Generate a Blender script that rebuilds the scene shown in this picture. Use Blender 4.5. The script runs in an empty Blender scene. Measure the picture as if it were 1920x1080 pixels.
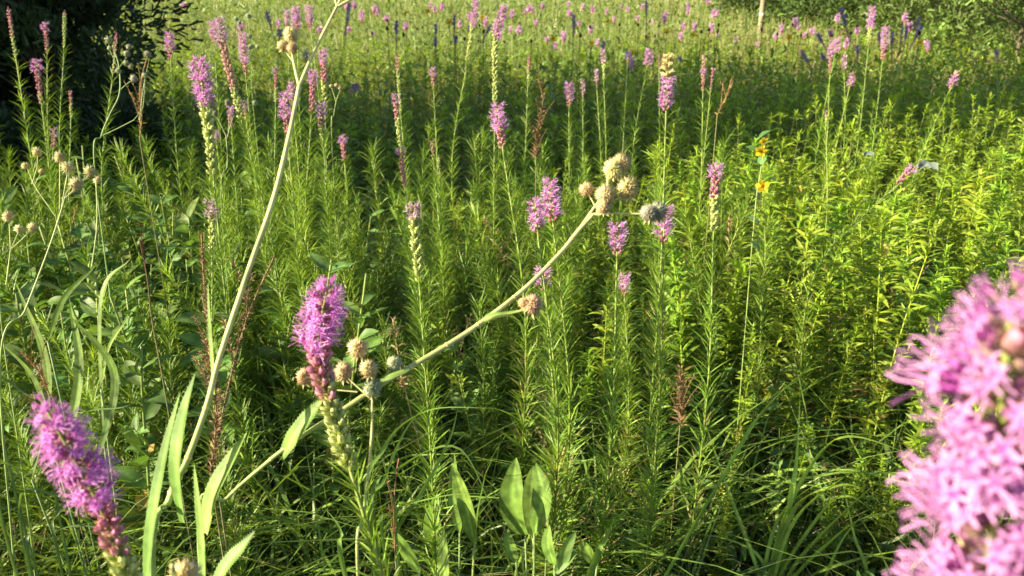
import bpy, math, numpy as np
from mathutils import Vector, Matrix, noise as mnoise
rs = np.random.RandomState(7)
S = bpy.context.scene
COL = S.collection
W, H, F = 1920.0, 1080.0, 1547.0
EYE = np.array([0, 0, 1.6]); PITCH = math.radians(21)
FW = np.array([0, math.cos(PITCH), -math.sin(PITCH)]); UP = np.array([0, math.sin(PITCH), math.cos(PITCH)]); RT = np.array([1.0, 0, 0])

def at(px, py, d):                      # a point of the place seen at a given direction and distance
    return EYE + d*(FW + RT*(px-960)/F + UP*(540-py)/F)
def proj(p):
    v = np.asarray(p) - EYE; z = max(v@FW, 1e-3)
    return 960+F*(v@RT)/z, 540-F*(v@UP)/z, z
def ground(x, y):
    t = np.clip((y-11)/8.0, 0, None)
    rise = np.where(t < 1, 0.5*t*t, t-0.5)*8.0*0.022
    rise = np.minimum(rise, 3.6+0.02*np.clip(y-60, 0, 400))
    return rise + 0.03*np.sin(x*1.3+1)*np.cos(y*0.9) + 0.02*np.sin(x*2.7+y*1.9)
def gz(x, y): return float(ground(np.float64(x), np.float64(y)))
def gpt(px, py):                         # where the line of sight meets the ground
    lo = 1.0
    for i in range(4000):
        p = at(px, py, lo)
        if p[2] < gz(p[0], p[1])+0.68: return p
        lo += 0.02
    return p
def nrm(a): return a/np.maximum(np.linalg.norm(a, axis=-1, keepdims=True), 1e-9)

# ------------------------------------------------------------------ mesh builder
class MB:
    def __init__(s): s.V=[]; s.C=[]; s.Q=[]; s.T=[]; s.n=0
    def raw(s, V, C, Q=None, T=None):
        V=np.asarray(V,float).reshape(-1,3); C=np.broadcast_to(np.asarray(C,float), V.shape)
        s.V.append(V); s.C.append(C)
        if Q is not None and len(Q): s.Q.append(np.asarray(Q,int).reshape(-1,4)+s.n)
        if T is not None and len(T): s.T.append(np.asarray(T,int).reshape(-1,3)+s.n)
        s.n+=len(V)
    def inst(s, tpl, R, O, sc, col):
        """template copied to many frames: R (k,3,3) columns x,y,z; O (k,3); sc (k,) or (k,3); col (k,3) multiplies the template's"""
        V,C,Q,T = tpl; k=len(O)
        if k==0: return
        sc=np.asarray(sc,float)
        if sc.ndim==1: sc=np.repeat(sc[:,None],3,1)
        P=np.einsum('kij,knj->kni', R, V[None]*sc[:,None,:])+O[:,None,:]
        CC=C[None]*np.asarray(col)[:,None,:]
        n=len(V); off=(np.arange(k)*n)
        s.raw(P.reshape(-1,3), CC.reshape(-1,3), (Q[None]+off[:,None,None]).reshape(-1,4) if len(Q) else None,
              (T[None]+off[:,None,None]).reshape(-1,3) if len(T) else None)
    def tube(s, pts, rad, col, sides=6, col2=None):
        pts=np.asarray(pts,float); n=len(pts); rad=np.broadcast_to(rad,(n,))
        d=nrm(np.gradient(pts,axis=0)); ref=np.array([0.3,1,0.1]) if abs(d[0][1])<0.8 else np.array([1,0.2,0.1])
        a=nrm(np.cross(d,ref)); b=np.cross(d,a); th=np.arange(sides)*2*math.pi/sides
        ring=pts[:,None,:]+rad[:,None,None]*(np.cos(th)[None,:,None]*a[:,None,:]+np.sin(th)[None,:,None]*b[:,None,:])
        Q=[]
        for i in range(n-1):
            for j in range(sides):
                j2=(j+1)%sides; Q.append((i*sides+j,i*sides+j2,(i+1)*sides+j2,(i+1)*sides+j))
        c=np.asarray(col,float)
        if c.ndim==1: c=np.repeat(c[None],n,0)
        if col2 is not None: c=c*np.linspace(1,0,n)[:,None]+np.asarray(col2)*np.linspace(0,1,n)[:,None]
        V=ring.reshape(-1,3); C=np.repeat(c,sides,0)*(1+(.10*np.tile(np.cos(th*3),n)[:,None] if sides>=8 else 0))
        V=np.vstack([V,pts[-1:]+d[-1:]*rad[-1]*0.7]); C=np.vstack([C,c[-1:]])
        T=[((n-1)*sides+j,(n-1)*sides+(j+1)%sides,n*sides) for j in range(sides)]
        s.raw(V,C,Q,T)
    def blade(s, pts, wid, col, side=None, fold=0.25, serr=0.0, across=2):
        """a leaf blade along a path: folded along its midrib, optional spiny edge"""
        pts=np.asarray(pts,float); n=len(pts); d=nrm(np.gradient(pts,axis=0))
        if side is None: side=np.array([1,0,0.0])
        sd=nrm(np.asarray(side,float)-d*(d@np.asarray(side,float))[:,None]); nn=np.cross(sd,d)
        wid=np.broadcast_to(wid,(n,)); u=np.linspace(-1,1,across*2+1)
        V=pts[:,None,:]+sd[:,None,:]*(u[None,:,None]*wid[:,None,None]*0.5)+nn[:,None,:]*(np.abs(u)[None,:,None]*wid[:,None,None]*0.5*fold)
        m=len(u); Q=[(i*m+j,i*m+j+1,(i+1)*m+j+1,(i+1)*m+j) for i in range(n-1) for j in range(m-1)]
        c=np.asarray(col,float)
        if c.ndim==1: c=np.repeat(c[None],n,0)
        C=np.repeat(c[:,None,:],m,1)*(1+0.35*(np.abs(u)<0.05)+0.10*np.cos(u*9))[None,:,None]
        s.raw(V.reshape(-1,3),C.reshape(-1,3),Q)
        if serr>0:
            TV=[];TC=[];TT=[]
            for i in range(1,n-1):
                for e in (0,m-1):
                    p=V[i,e]; o=nrm(V[i,e]-pts[i]); q=p+o*serr+d[i]*serr*1.2; r=p+d[i]*serr*0.8; k=len(TV)
                    TV+=[p-o*serr*0.2,r-o*serr*0.2,q]; TC+=[c[i]*1.3]*3; TT.append((k,k+1,k+2))
            s.raw(TV,TC,None,TT)
    def build(s, name, mat, parent=None, origin=None, smooth=True):
        me=bpy.data.meshes.new(name)
        V=np.vstack(s.V); C=np.vstack(s.C)
        if origin is not None: V=V-np.asarray(origin)
        Q=np.vstack(s.Q) if s.Q else np.zeros((0,4),int); T=np.vstack(s.T) if s.T else np.zeros((0,3),int)
        me.vertices.add(len(V)); me.vertices.foreach_set('co',V.astype(np.float32).ravel())
        nl=len(Q)*4+len(T)*3; me.loops.add(nl)
        me.loops.foreach_set('vertex_index',np.concatenate([Q.ravel(),T.ravel()]).astype(np.int32))
        npoly=len(Q)+len(T); me.polygons.add(npoly)
        me.polygons.foreach_set('loop_start',np.concatenate([np.arange(len(Q))*4,len(Q)*4+np.arange(len(T))*3]).astype(np.int32))
        me.polygons.foreach_set('use_smooth',np.full(npoly,smooth))
        me.update(calc_edges=True)
        a=me.color_attributes.new('tint','FLOAT_COLOR','POINT')
        a.data.foreach_set('color',np.hstack([np.clip(C,0,1),np.ones((len(C),1))]).astype(np.float32).ravel())
        me.materials.append(mat)
        o=bpy.data.objects.new(name,me); COL.objects.link(o)
        if parent is not None: o.parent=parent
        return o

def tag(o,label=None,cat=None,group=None,kind=None):
    if label: o['label']=label
    if cat: o['category']=cat
    if group: o['group']=group
    if kind: o['kind']=kind
    return o
def root(name,loc,label,cat,group=None,rz=0):
    o=bpy.data.objects.new(name,None); o.empty_display_size=0.05; COL.objects.link(o)
    o.location=loc; o.rotation_euler=(0,0,rz); return tag(o,label,cat,group)
def dup(r,loc,rz=0,scale=1.0,label=None,group=None,tilt=(0,0)):
    c=r.copy(); COL.objects.link(c); c.location=loc; c.rotation_euler=(tilt[0],tilt[1],rz); c.scale=(scale,)*3
    if label: c['label']=label
    if group: c['group']=group
    for ch in r.children:
        k=ch.copy(); COL.objects.link(k); k.parent=c
    return c
def frames(d, up=None, roll=None):
    """y along d, z towards up"""
    d=nrm(np.asarray(d,float)); k=len(d)
    if up is None: up=np.tile([0,0,1.0],(k,1))
    up=np.where(np.abs((d*nrm(up)).sum(-1,keepdims=True))>0.97, np.array([[0.3,0.9,0.1]]), up)
    x=nrm(np.cross(d,up)); z=np.cross(x,d)
    if roll is not None:
        c=np.cos(roll)[:,None]; s_=np.sin(roll)[:,None]; x,z=x*c+z*s_, -x*s_+z*c
    return np.stack([x,d,z],-1)
def bez(p,n):
    p=np.asarray(p,float)
    if len(p)==2: t=np.linspace(0,1,n)[:,None]; return p[0]*(1-t)+p[1]*t
    m=len(p); out=[]; P=np.vstack([2*p[0]-p[1],p,2*p[-1]-p[-2]])
    for u in np.linspace(0,m-1-1e-6,n):       # Catmull-Rom
        i=int(u); t=u-i; a,b,c,d=P[i],P[i+1],P[i+2],P[i+3]
        out.append(0.5*((2*b)+(c-a)*t+(2*a-5*b+4*c-d)*t*t+(3*b-a-3*c+d)*t**3))
    return np.array(out)

# ------------------------------------------------------------------ materials
def mat(name, rough=0.5, transl=0.3, spec=0.35, nscale=40, namp=0.35, warm=None, bump=0.0, hue=True):
    m=bpy.data.materials.new(name); m.use_nodes=True; nt=m.node_tree; N=nt.nodes; L=nt.links
    for n in list(N): N.remove(n)
    out=N.new('ShaderNodeOutputMaterial'); b=N.new('ShaderNodeBsdfPrincipled'); at_=N.new('ShaderNodeAttribute'); at_.attribute_name='tint'
    tc=N.new('ShaderNodeTexCoord'); nz=N.new('ShaderNodeTexNoise'); nz.inputs['Scale'].default_value=nscale; nz.inputs['Detail'].default_value=3
    L.new(tc.outputs['Object'],nz.inputs['Vector'])
    mr=N.new('ShaderNodeMapRange'); mr.inputs['From Min'].default_value=0.3; mr.inputs['From Max'].default_value=0.7
    mr.inputs['To Min'].default_value=1-namp; mr.inputs['To Max'].default_value=1+namp; L.new(nz.outputs['Fac'],mr.inputs['Value'])
    mul=N.new('ShaderNodeVectorMath'); mul.operation='MULTIPLY'; L.new(at_.outputs['Color'],mul.inputs[0]); L.new(mr.outputs['Result'],mul.inputs[1])
    src=mul.outputs[0]
    if hue:
        oi=N.new('ShaderNodeObjectInfo'); hs=N.new('ShaderNodeHueSaturation')
        m1=N.new('ShaderNodeMapRange'); m1.inputs['To Min'].default_value=0.492; m1.inputs['To Max'].default_value=0.512; L.new(oi.outputs['Random'],m1.inputs['Value'])
        m2=N.new('ShaderNodeMapRange'); m2.inputs['To Min'].default_value=1.18; m2.inputs['To Max'].default_value=0.82; L.new(oi.outputs['Random'],m2.inputs['Value'])
        L.new(m1.outputs[0],hs.inputs['Hue']); L.new(m2.outputs[0],hs.inputs['Value']); L.new(src,hs.inputs['Color']); src=hs.outputs['Color']
    L.new(src,b.inputs['Base Color']); b.inputs['Roughness'].default_value=rough; b.inputs['Specular IOR Level'].default_value=spec
    if bump:
        bp=N.new('ShaderNodeBump'); bp.inputs['Strength'].default_value=bump; bp.inputs['Distance'].default_value=0.002; L.new(nz.outputs['Fac'],bp.inputs['Height']); L.new(bp.outputs[0],b.inputs['Normal'])
    if transl>0:
        tr=N.new('ShaderNodeBsdfTranslucent'); tm=N.new('ShaderNodeVectorMath'); tm.operation='MULTIPLY'; L.new(src,tm.inputs[0]); tm.inputs[1].default_value=warm or (1.35,1.25,0.6)
        L.new(tm.outputs[0],tr.inputs['Color']); mx=N.new('ShaderNodeMixShader'); mx.inputs[0].default_value=transl
        L.new(b.outputs[0],mx.inputs[1]); L.new(tr.outputs[0],mx.inputs[2]); L.new(mx.outputs[0],out.inputs['Surface'])
    else: L.new(b.outputs[0],out.inputs['Surface'])
    return m
M_LEAF=mat('leaf',0.45,0.33,0.4,45,0.3)
M_GRASS=mat('grass_blade',0.42,0.35,0.4,8,0.35,hue=False)
M_BROAD=mat('broad_leaf',0.5,0.28,0.3,45,0.38,bump=0.3)
M_STEM=mat('stem',0.5,0.0,0.35,60,0.25)
M_PALE=mat('pale_stem',0.5,0.0,0.35,38,0.32,bump=0.3,hue=False)
M_PETAL=mat('petal',0.55,0.30,0.2,90,0.18,warm=(1.15,1.0,1.1),hue=False)
M_BUD=mat('bud',0.5,0.12,0.3,200,0.3,hue=False)
M_HEAD=mat('bristly_head',0.55,0.12,0.25,150,0.2,warm=(1.1,1.05,0.8),hue=False)
M_DRY=mat('dry_stalk',0.8,0.1,0.1,90,0.35,hue=False)
M_TREE=mat('tree_leaf',0.55,0.22,0.3,3,0.45,hue=True)
M_BARK=mat('bark',0.9,0.0,0.1,14,0.4,bump=0.8,hue=False)
M_ROCK=mat('limestone',0.9,0.0,0.2,30,0.25,bump=0.6,hue=False)
M_WOOD=mat('weathered_wood',0.85,0.0,0.2,25,0.25,bump=0.4,hue=False)
G=lambda r,g,b: np.array([r,g,b])

# ------------------------------------------------------------------ templates
def leaf_tpl(nseg=4, droop=0.6, fold=0.3, wmax=0.16, peak=0.4, tipw=0.0, twist=0.0, across=1):
    t=np.linspace(0,1,nseg+1); ang=droop*t; dy=np.cos(ang); dz=-np.sin(ang)
    y=np.concatenate([[0],np.cumsum((dy[1:]+dy[:-1])/2)])/nseg; z=np.concatenate([[0],np.cumsum((dz[1:]+dz[:-1])/2)])/nseg
    w=wmax*np.where(t<peak, 0.35+0.65*np.sin(t/peak*math.pi/2), np.cos((t-peak)/(1-peak)*math.pi/2)**0.8); w=np.maximum(w,0.004); w[-1]=max(tipw,0.003)
    u=np.linspace(-1,1,across*2+1); V=[];C=[]
    for i in range(nseg+1):
        for uu in u:
            a=twist*t[i]; xx=uu*w[i]*0.5; zz=abs(uu)*w[i]*0.5*fold
            V.append((xx*math.cos(a)-zz*math.sin(a), y[i], z[i]+xx*math.sin(a)+zz*math.cos(a)))
            c=1.0+0.25*(abs(uu)<0.1)-0.08*t[i]; C.append((c,c,c))
    m=len(u); Q=[(i*m+j,i*m+j+1,(i+1)*m+j+1,(i+1)*m+j) for i in range(nseg) for j in range(m-1)]
    return np.array(V),np.array(C),np.array(Q),np.zeros((0,3),int)
def merge(tps):
    V=[];C=[];Q=[];T=[];n=0
    for v,c,q,t in tps:
        V.append(v);C.append(c)
        if len(q):Q.append(q+n)
        if len(t):T.append(t+n)
        n+=len(v)
    return np.vstack(V),np.vstack(C),(np.vstack(Q) if Q else np.zeros((0,4),int)),(np.vstack(T) if T else np.zeros((0,3),int))
def as_tpl(mb): return np.vstack(mb.V),np.vstack(mb.C),(np.vstack(mb.Q) if mb.Q else np.zeros((0,4),int)),(np.vstack(mb.T) if mb.T else np.zeros((0,3),int))
LIN=[leaf_tpl(4,d,0.35,0.045,0.3,twist=tw) for d,tw in ((0.25,0.2),(0.7,-0.4),(1.1,0.5),(0.45,0.8))]       # narrow feathery leaves
LINW=[leaf_tpl(4,d,0.35,0.050,0.3,twist=tw) for d,tw in ((0.25,0.2),(0.6,-0.4),(.9,0.5),(0.4,0.8))]
LIN2=[leaf_tpl(2,d,0.3,0.06,0.3) for d in (0.3,0.8)]
LAN=[leaf_tpl(4,d,0.35,w,0.4,twist=tw) for d,w,tw in ((0.5,0.19,0.1),(0.9,0.17,-0.3),(1.3,0.19,0.3),(0.3,0.16,0.0),(1.0,0.21,0.5))]
LAN2=[leaf_tpl(2,d,0.3,0.24,0.45) for d in (0.4,1.0)]
OVA=[leaf_tpl(5,d,0.3,w,0.42,twist=tw,across=2) for d,w,tw in ((0.6,0.42,0.1),(1.1,0.38,-0.3),(0.2,0.45,0.2))]
LEAFLET=leaf_tpl(1,0.2,0.1,0.55,0.5,0.3)

def spray(mb, tpls, O, D, L, col, wob=0.15, up=None):
    """scatter leaf templates at O pointing to D with length L"""
    k=len(O)
    if k==0: return
    R=frames(D,up,roll=rs.normal(0,0.5,k)); pick=rs.randint(0,len(tpls),k)
    cc=np.asarray(col,float)*(1+rs.normal(0,wob,(k,1)))*(1+rs.normal(0,0.05,(k,3)))
    for i,t in enumerate(tpls):
        m=pick==i
        if m.any(): mb.inst(t,R[m],O[m],L[m],np.clip(cc[m],0,1))

def bud_tpl(col, tipcol, lo=False):
    """ovoid involucre, pointing along +y, length 1"""
    n=6 if not lo else 4; ys=[0,0.18,0.5,0.82,1.0] if not lo else [0,0.4,1.0]; rr=[0.07,0.19,0.26,0.20,0.09] if not lo else [0.12,0.36,0.05]
    V=[];C=[]
    for i,(y,r) in enumerate(zip(ys,rr)):
        for j in range(n):
            a=j*2*math.pi/n+i*0.5; V.append((r*math.cos(a),y,r*math.sin(a))); f=y; C.append(col*(1-f)+tipcol*f)
    Q=[(i*n+j,i*n+(j+1)%n,(i+1)*n+(j+1)%n,(i+1)*n+j) for i in range(len(ys)-1) for j in range(n)]
    T=[]
    if not lo:                                            # loose pointed bracts standing off the bud
        for k in range(9):
            a=k*2.4; y=0.08+0.075*k; r=0.25; e=np.array([math.cos(a),0,math.sin(a)]); s_=np.array([-math.sin(a),0,math.cos(a)]); b=len(V)
            V+=[e*r*0.8+s_*0.11+[0,y,0], e*r*0.8-s_*0.11+[0,y,0], e*(r+0.16)+[0,y+0.42,0]]; c=col*0.35+tipcol*0.3+GRN*0.4; C+=[c,c,c*1.3]; T.append((b,b+1,b+2))
    return np.array(V,float),np.array(C,float),np.array(Q),(np.array(T) if T else np.zeros((0,3),int))
GRN=G(0.34,0.42,0.10); PINK=G(0.68,0.17,0.62); PINKL=G(0.76,0.34,0.72); RED=G(0.36,0.08,0.17); REDL=G(0.58,0.22,0.34); GRN=G(0.34,0.42,0.10); GRNL=G(0.52,0.56,0.22)
def ribbon(p,w,c,side):
    p=np.asarray(p,float); s_=np.asarray(side,float); V=[];C=[]
    for i,q in enumerate(p): V+=[q-s_*w[i]/2,q+s_*w[i]/2]; C+=[c[i],c[i]]
    return np.array(V),np.array(C),np.array([(2*i,2*i+1,2*i+3,2*i+2) for i in range(len(p)-1)]),np.zeros((0,3),int)
def flower_tpl(level,seed,pk=PINK,pl=PINKL):
    r=np.random.RandomState(seed); parts=[]
    b=bud_tpl(RED*0.6+GRN*0.5,pk*0.9,lo=level==0); parts.append((b[0]*[0.9,0.62,0.9],b[1],b[2],b[3]))
    nfl={0:3,1:5,2:6}[level]
    for k in range(nfl):
        a=k*2*math.pi/nfl+r.uniform(-.3,.3); sp=r.uniform(0.25,0.6) if k else 0.05
        d=nrm(np.array([math.cos(a)*sp,1,math.sin(a)*sp])); o=np.array([math.cos(a)*0.12,0.45,math.sin(a)*0.12]); e=o+d*0.5
        u=nrm(np.cross(d,[0.2,0.3,1])); v=np.cross(d,u)
        if level==2:
            parts.append(ribbon([o,e],[0.07,0.12],[pk,pk],u)); parts.append(ribbon([o,e],[0.07,0.12],[pk,pk],v))
            for j in range(5):
                b_=j*2*math.pi/5+a; q=u*math.cos(b_)+v*math.sin(b_); sd=np.cross(q,d)
                parts.append(ribbon([e,e+d*0.13+q*0.14,e+d*0.10+q*0.33],[0.12,0.11,0.02],[pk,pl*0.95,pl],sd))
            for j in range(3):
                b_=r.uniform(0,6.3); q=u*math.cos(b_)+v*math.sin(b_); sd=np.cross(q,d); w=r.uniform(.15,.45)
                parts.append(ribbon([e,e+d*0.3+q*w*0.3,e+d*0.6+q*w+[0,0,r.uniform(-.1,.1)],e+d*0.75+q*w*1.6],[0.035,0.035,0.04,0.05],[pk,pl,pl*1.05,pl*1.1],sd))
        elif level==1:
            for j in range(3):
                b_=j*2.1+a; q=u*math.cos(b_)+v*math.sin(b_); parts.append(ribbon([o,e,e+d*0.12+q*0.28],[0.08,0.13,0.03],[pk,pk,pl],np.cross(q,d)))
            for j in range(2):
                b_=r.uniform(0,6.3); q=u*math.cos(b_)+v*math.sin(b_); w=r.uniform(.15,.4)
                parts.append(ribbon([e,e+d*0.35+q*w,e+d*0.65+q*w*1.8],[0.045,0.05,0.04],[pk,pl,pl],np.cross(q,d)))
        else:
            q=u; parts.append(ribbon([o,e,e+d*0.35+q*0.3],[0.14,0.22,0.05],[pk,pl*0.9,pl],np.cross(q,d)))
    return merge(parts)
FLOW={l:[flower_tpl(l,s) for s in range(3)] for l in (0,1,2)}
FADE={l:[flower_tpl(l,s+9,G(0.50,0.30,0.42),G(0.72,0.56,0.66)) for s in range(2)] for l in (0,1,2)}
BUDR={l:bud_tpl(RED,REDL*1.05,lo=l==0) for l in (0,1,2)}; BUDM={l:bud_tpl(GRN*0.6+RED*0.5,REDL,lo=l==0) for l in (0,1,2)}
BUDG={l:bud_tpl(GRN,GRNL,lo=l==0) for l in (0,1,2)}
def seed_tpl():
    ps=[bud_tpl(G(.5,.42,.16),G(.62,.52,.25))]
    for k in range(7):
        a=k*0.9; d=nrm(np.array([math.cos(a)*.5,1,math.sin(a)*.5])); o=np.array([0,.5,0]); ps.append(ribbon([o,o+d*.5,o+d*.8],[.09,.1,.03],[G(.6,.5,.25)]*3,nrm(np.cross(d,[.2,.1,1]))))
    return merge(ps)
SEED=seed_tpl()

# ------------------------------------------------------------------ blazing star (tall feathery stalk with a flower spike)
KEYS=[]          # (px, ytop, ybot, halfwidth, depth) of things the photograph shows whole
def spike(name_root, line, rad, zones, level, parent, origin, sparse=1.0, tipz=.06, ptint=1.0):
    """line: points from bottom of the spike to its tip; zones: [(fraction from tip, kind)]; rad: outer radius in metres"""
    L=np.sum(np.linalg.norm(np.diff(line,axis=0),axis=1)); n=int(max(14, L/ ((0.0019 if level==2 else 0.0026 if level==1 else 0.0028)*sparse)))
    fine=bez(line,40) if len(line)>2 else bez(line,40)
    ds=np.concatenate([[0],np.cumsum(np.linalg.norm(np.diff(fine,axis=0),axis=1))]); t=(np.arange(n)+0.5)/n
    t=np.clip(t+rs.normal(0,0.004,n),0,1)
    P=np.stack([np.interp(t*ds[-1],ds,fine[:,i]) for i in range(3)],-1); D=nrm(np.gradient(fine,axis=0)); A=nrm(np.stack([np.interp(t*ds[-1],ds,D[:,i]) for i in range(3)],-1))
    phi=np.arange(n)*2.39996+rs.normal(0,0.25,n); u=nrm(np.cross(A,[0.1,1,0.2])); v=np.cross(A,u)
    out=u*np.cos(phi)[:,None]+v*np.sin(phi)[:,None]; ft=1-t           # fraction from tip
    kind=np.empty(n,object); lo=0
    jit=ft+rs.normal(0,0.018,n)
    for fr,k in zones: kind[(jit>=lo)|(lo==0)]=k; lo=fr
    kk=np.array([next((k for fr,k in zones if j<=fr),zones[-1][1]) for j in jit])
    if sparse>1: kk[(kk=='pink')&(rs.uniform(size=n)<.03)]='mix'
    fl,bd=MB(),MB()
    mb=bd; stemr=rad*0.10
    bd.tube(fine[::4],np.linspace(stemr,stemr*0.5,len(fine[::4])),GRN*0.8,5)
    for k in set(kk):
        m=kk==k; c=m.sum(); tip=np.clip((ft[m]/tipz)**.6,0.35,1)
        if k in('pink','fade','shade_tint'):
            d=nrm(out[m]*0.95+A[m]*(0.35+0.5*(1-np.clip(ft[m]/0.15,0,1)))[:,None]+rs.normal(0,0.13,(c,3)))
            s_=rad*(0.95 if level==0 else 0.66)*tip*rs.uniform(0.8,1.12,c); col=np.ones((c,3))*(1+rs.normal(0,0.10,(c,1)))*ptint
            if level<2 and k!='fade': col=col*G(1.03,1.5,1.05)
            if k=='shade_tint': col=col*G(0.45,0.45,0.85)  # tree shade put into the petal colour
            R=frames(d,A[m],roll=rs.uniform(0,6,c)); T_=FADE[level] if k=='fade' else FLOW[level]; pk=rs.randint(0,len(T_),c)
            for i,tp in enumerate(T_):
                q=pk==i; fl.inst(tp,R[q],P[m][q]+out[m][q]*stemr,s_[q],col[q])
        else:
            T_={'red':BUDR[level],'mix':BUDM[level],'green':BUDG[level],'seed':SEED}[k]
            tight={'red':0.9,'mix':1.1,'green':1.4,'seed':0.6}[k]; d=nrm(out[m]+A[m]*tight+rs.normal(0,0.12,(c,3)))
            s_=rad*{'red':0.66,'mix':0.66,'green':0.80,'seed':0.8}[k]*np.clip(ft[m]/0.10,0.4,1)*(1-0.25*np.clip((ft[m]-.5)/.5,0,1))*rs.uniform(0.85,1.15,c)
            bd.inst(T_,frames(d,A[m],roll=rs.uniform(0,6,c)),P[m]+out[m]*stemr,s_,np.ones((c,3))*(1+rs.normal(0,0.14,(c,1))))
            if k=='green' and level>0:
                spray(bd,LIN2,P[m]+out[m]*stemr,nrm(out[m]*0.9+A[m]),np.full(c,rad*0.95)*rs.uniform(.7,1.3,c),GRNL*0.9)
    if fl.V: fl.build('flower_spike',M_PETAL,parent,origin)
    if bd.V: bd.build('bud_spike',M_BUD,parent,origin)
def feather(mb, path, n, l0, l1, col, tp=LIN, ang=(0.75,1.0), t0=0.03, t1=1.0, po=1.0):
    """n narrow leaves up a stem: length l0 at the foot to l1 at the top"""
    ds=np.concatenate([[0],np.cumsum(np.linalg.norm(np.diff(path,axis=0),axis=1))]); t=np.sort(rs.uniform(t0,t1,n))
    P=np.stack([np.interp(t*ds[-1],ds,path[:,i]) for i in range(3)],-1); D=np.gradient(path,axis=0); A=nrm(np.stack([np.interp(t*ds[-1],ds,D[:,i]) for i in range(3)],-1))
    ph=np.arange(n)*2.39996+rs.normal(0,.3,n); u=nrm(np.cross(A,[0.1,1,0.2])); v=np.cross(A,u); out=u*np.cos(ph)[:,None]+v*np.sin(ph)[:,None]
    col=np.tile(np.asarray(col,float),(n,1)); old=(rs.uniform(size=n)<.13)&(t<.62)&(col[:,1]>col[:,0]*1.2); col[old]=G(.36,.29,.09)*rs.uniform(.6,1.1)
    el=rs.uniform(ang[0],ang[1],n); d=out*np.cos(el)[:,None]+A*np.sin(el)[:,None]
    L=(l0+(l1-l0)*t**po)*rs.uniform(0.75,1.2,n); spray(mb,tp,P,d,L,col,up=A)
LG=G(0.165,0.265,0.03)
def liatris(pts, w, zones, d, label, level=1, nleaf=110, leaf=True, group='blazing stars in the meadow', foot=None, srad=None, lmul=1.0, name='blazing_star', cat='wildflower', sparse=1.0, tipz=.06, ptint=1.0):
    """pts: [(px,py) tip ... (px,py) foot of the spike]; w: width of the bloom in px; d: distance"""
    dd=d if isinstance(d,(list,tuple)) else [d]*len(pts)
    line=np.array([at(x,y,q) for (x,y),q in zip(pts,dd)])[::-1]; d0=dd[0]
    rad=w/2/F*d0*1.0
    B=line[0]; dirv=nrm(line[1]-line[0]); hgt=B[2]
    ky=.16 if 900<pts[-1][0]<1180 and d0<2 else .02
    if foot is None:
        lean=np.array([dirv[0],dirv[1],0]); lean=lean/max(np.linalg.norm(lean),1)*0.28*max(hgt,0.2)
        fx,fy=B[0]-lean[0],B[1]-lean[1]+ky
    else: fx,fy=foot
    Gp=np.array([fx,fy,gz(fx,fy)]); mid1=Gp+(np.array([fx,fy,hgt])-Gp)*0.5*np.array([1,1,1]); mid2=B-dirv*hgt*0.33
    path=bez([Gp,(Gp*0.55+mid2*0.45)+[0,0,0.0],mid2,B],26)
    r=root('blazing_star' if name is None else name,Gp,label,cat,group); o=Gp
    st=MB(); sr=srad or max(0.0018,rad*0.10); st.tube(path,np.linspace(sr*1.25,sr,len(path)),LG*1.1,6,col2=GRN*0.6); st.build('stem',M_STEM,r,o)
    if leaf:
        lf=MB(); feather(lf,path,int(nleaf*(3.9 if B[0]<.35 or d0<1 else 2.6)),0.105*lmul,(.042 if lmul==1 else .058)*lmul,LG*rs.uniform(1.0,1.2),tp=LINW,ang=(.75,1.22),t0=0.05,po=0.9); lf.build('foliage',M_LEAF,r,o)
    spike(name,line,rad,zones,level,r,o,sparse,tipz,ptint)
    for x,y in pts: KEYS.append((x,pts[0][1],pts[-1][1],w/2+6,min(dd)))
    return r
Z_full=[(0.72,'pink'),(1,'red')]; Z_tuft=[(0.28,'pink'),(0.75,'red'),(1,'mix')]; Z_half=[(0.42,'pink'),(0.8,'red'),(1,'green')]
Z_red=[(0.3,'red'),(0.6,'mix'),(1,'green')]; Z_grn=[(0.15,'mix'),(1,'green')]; Z_all=[(1,'pink')]
# --- the spikes close to the eye
liatris([(1895,530),(1888,650),(1880,800),(1868,960),(1850,1160),(1842,1300)],290,[(0.85,'pink'),(1,'red')],[.245,.245,.25,.255,.26,.27],
        'huge out of focus pink blazing star spike very close at the right',2,60,foot=(0.16,0.36),lmul=0.5,group=None,sparse=1.15,tipz=.22,ptint=G(.86,.95,.84))
liatris([(78,752),(105,800),(150,880),(185,945),(212,1010),(240,1085),(262,1160)],100,[(0.45,'pink'),(0.62,'red'),(0.72,'mix'),(1,'green')],[.50,.505,.51,.52,.53,.54,.55],
        'large purple pink blazing star leaning left with crimson buds below, in front of dark grass',2,60,foot=(-0.20,0.5),lmul=0.5,group=None,tipz=.14)
liatris([(617,522),(606,580),(597,640),(604,700),(622,765),(642,830),(658,885)],82,[(0.34,'pink'),(0.48,'red'),(0.62,'mix'),(1,'green')],[.72,.72,.725,.73,.735,.74,.745],
        'magenta blazing star over pink buds beside a clump of bristly round heads',2,190,foot=(-0.09,0.72),lmul=0.62,group=None,tipz=.16)
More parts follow.
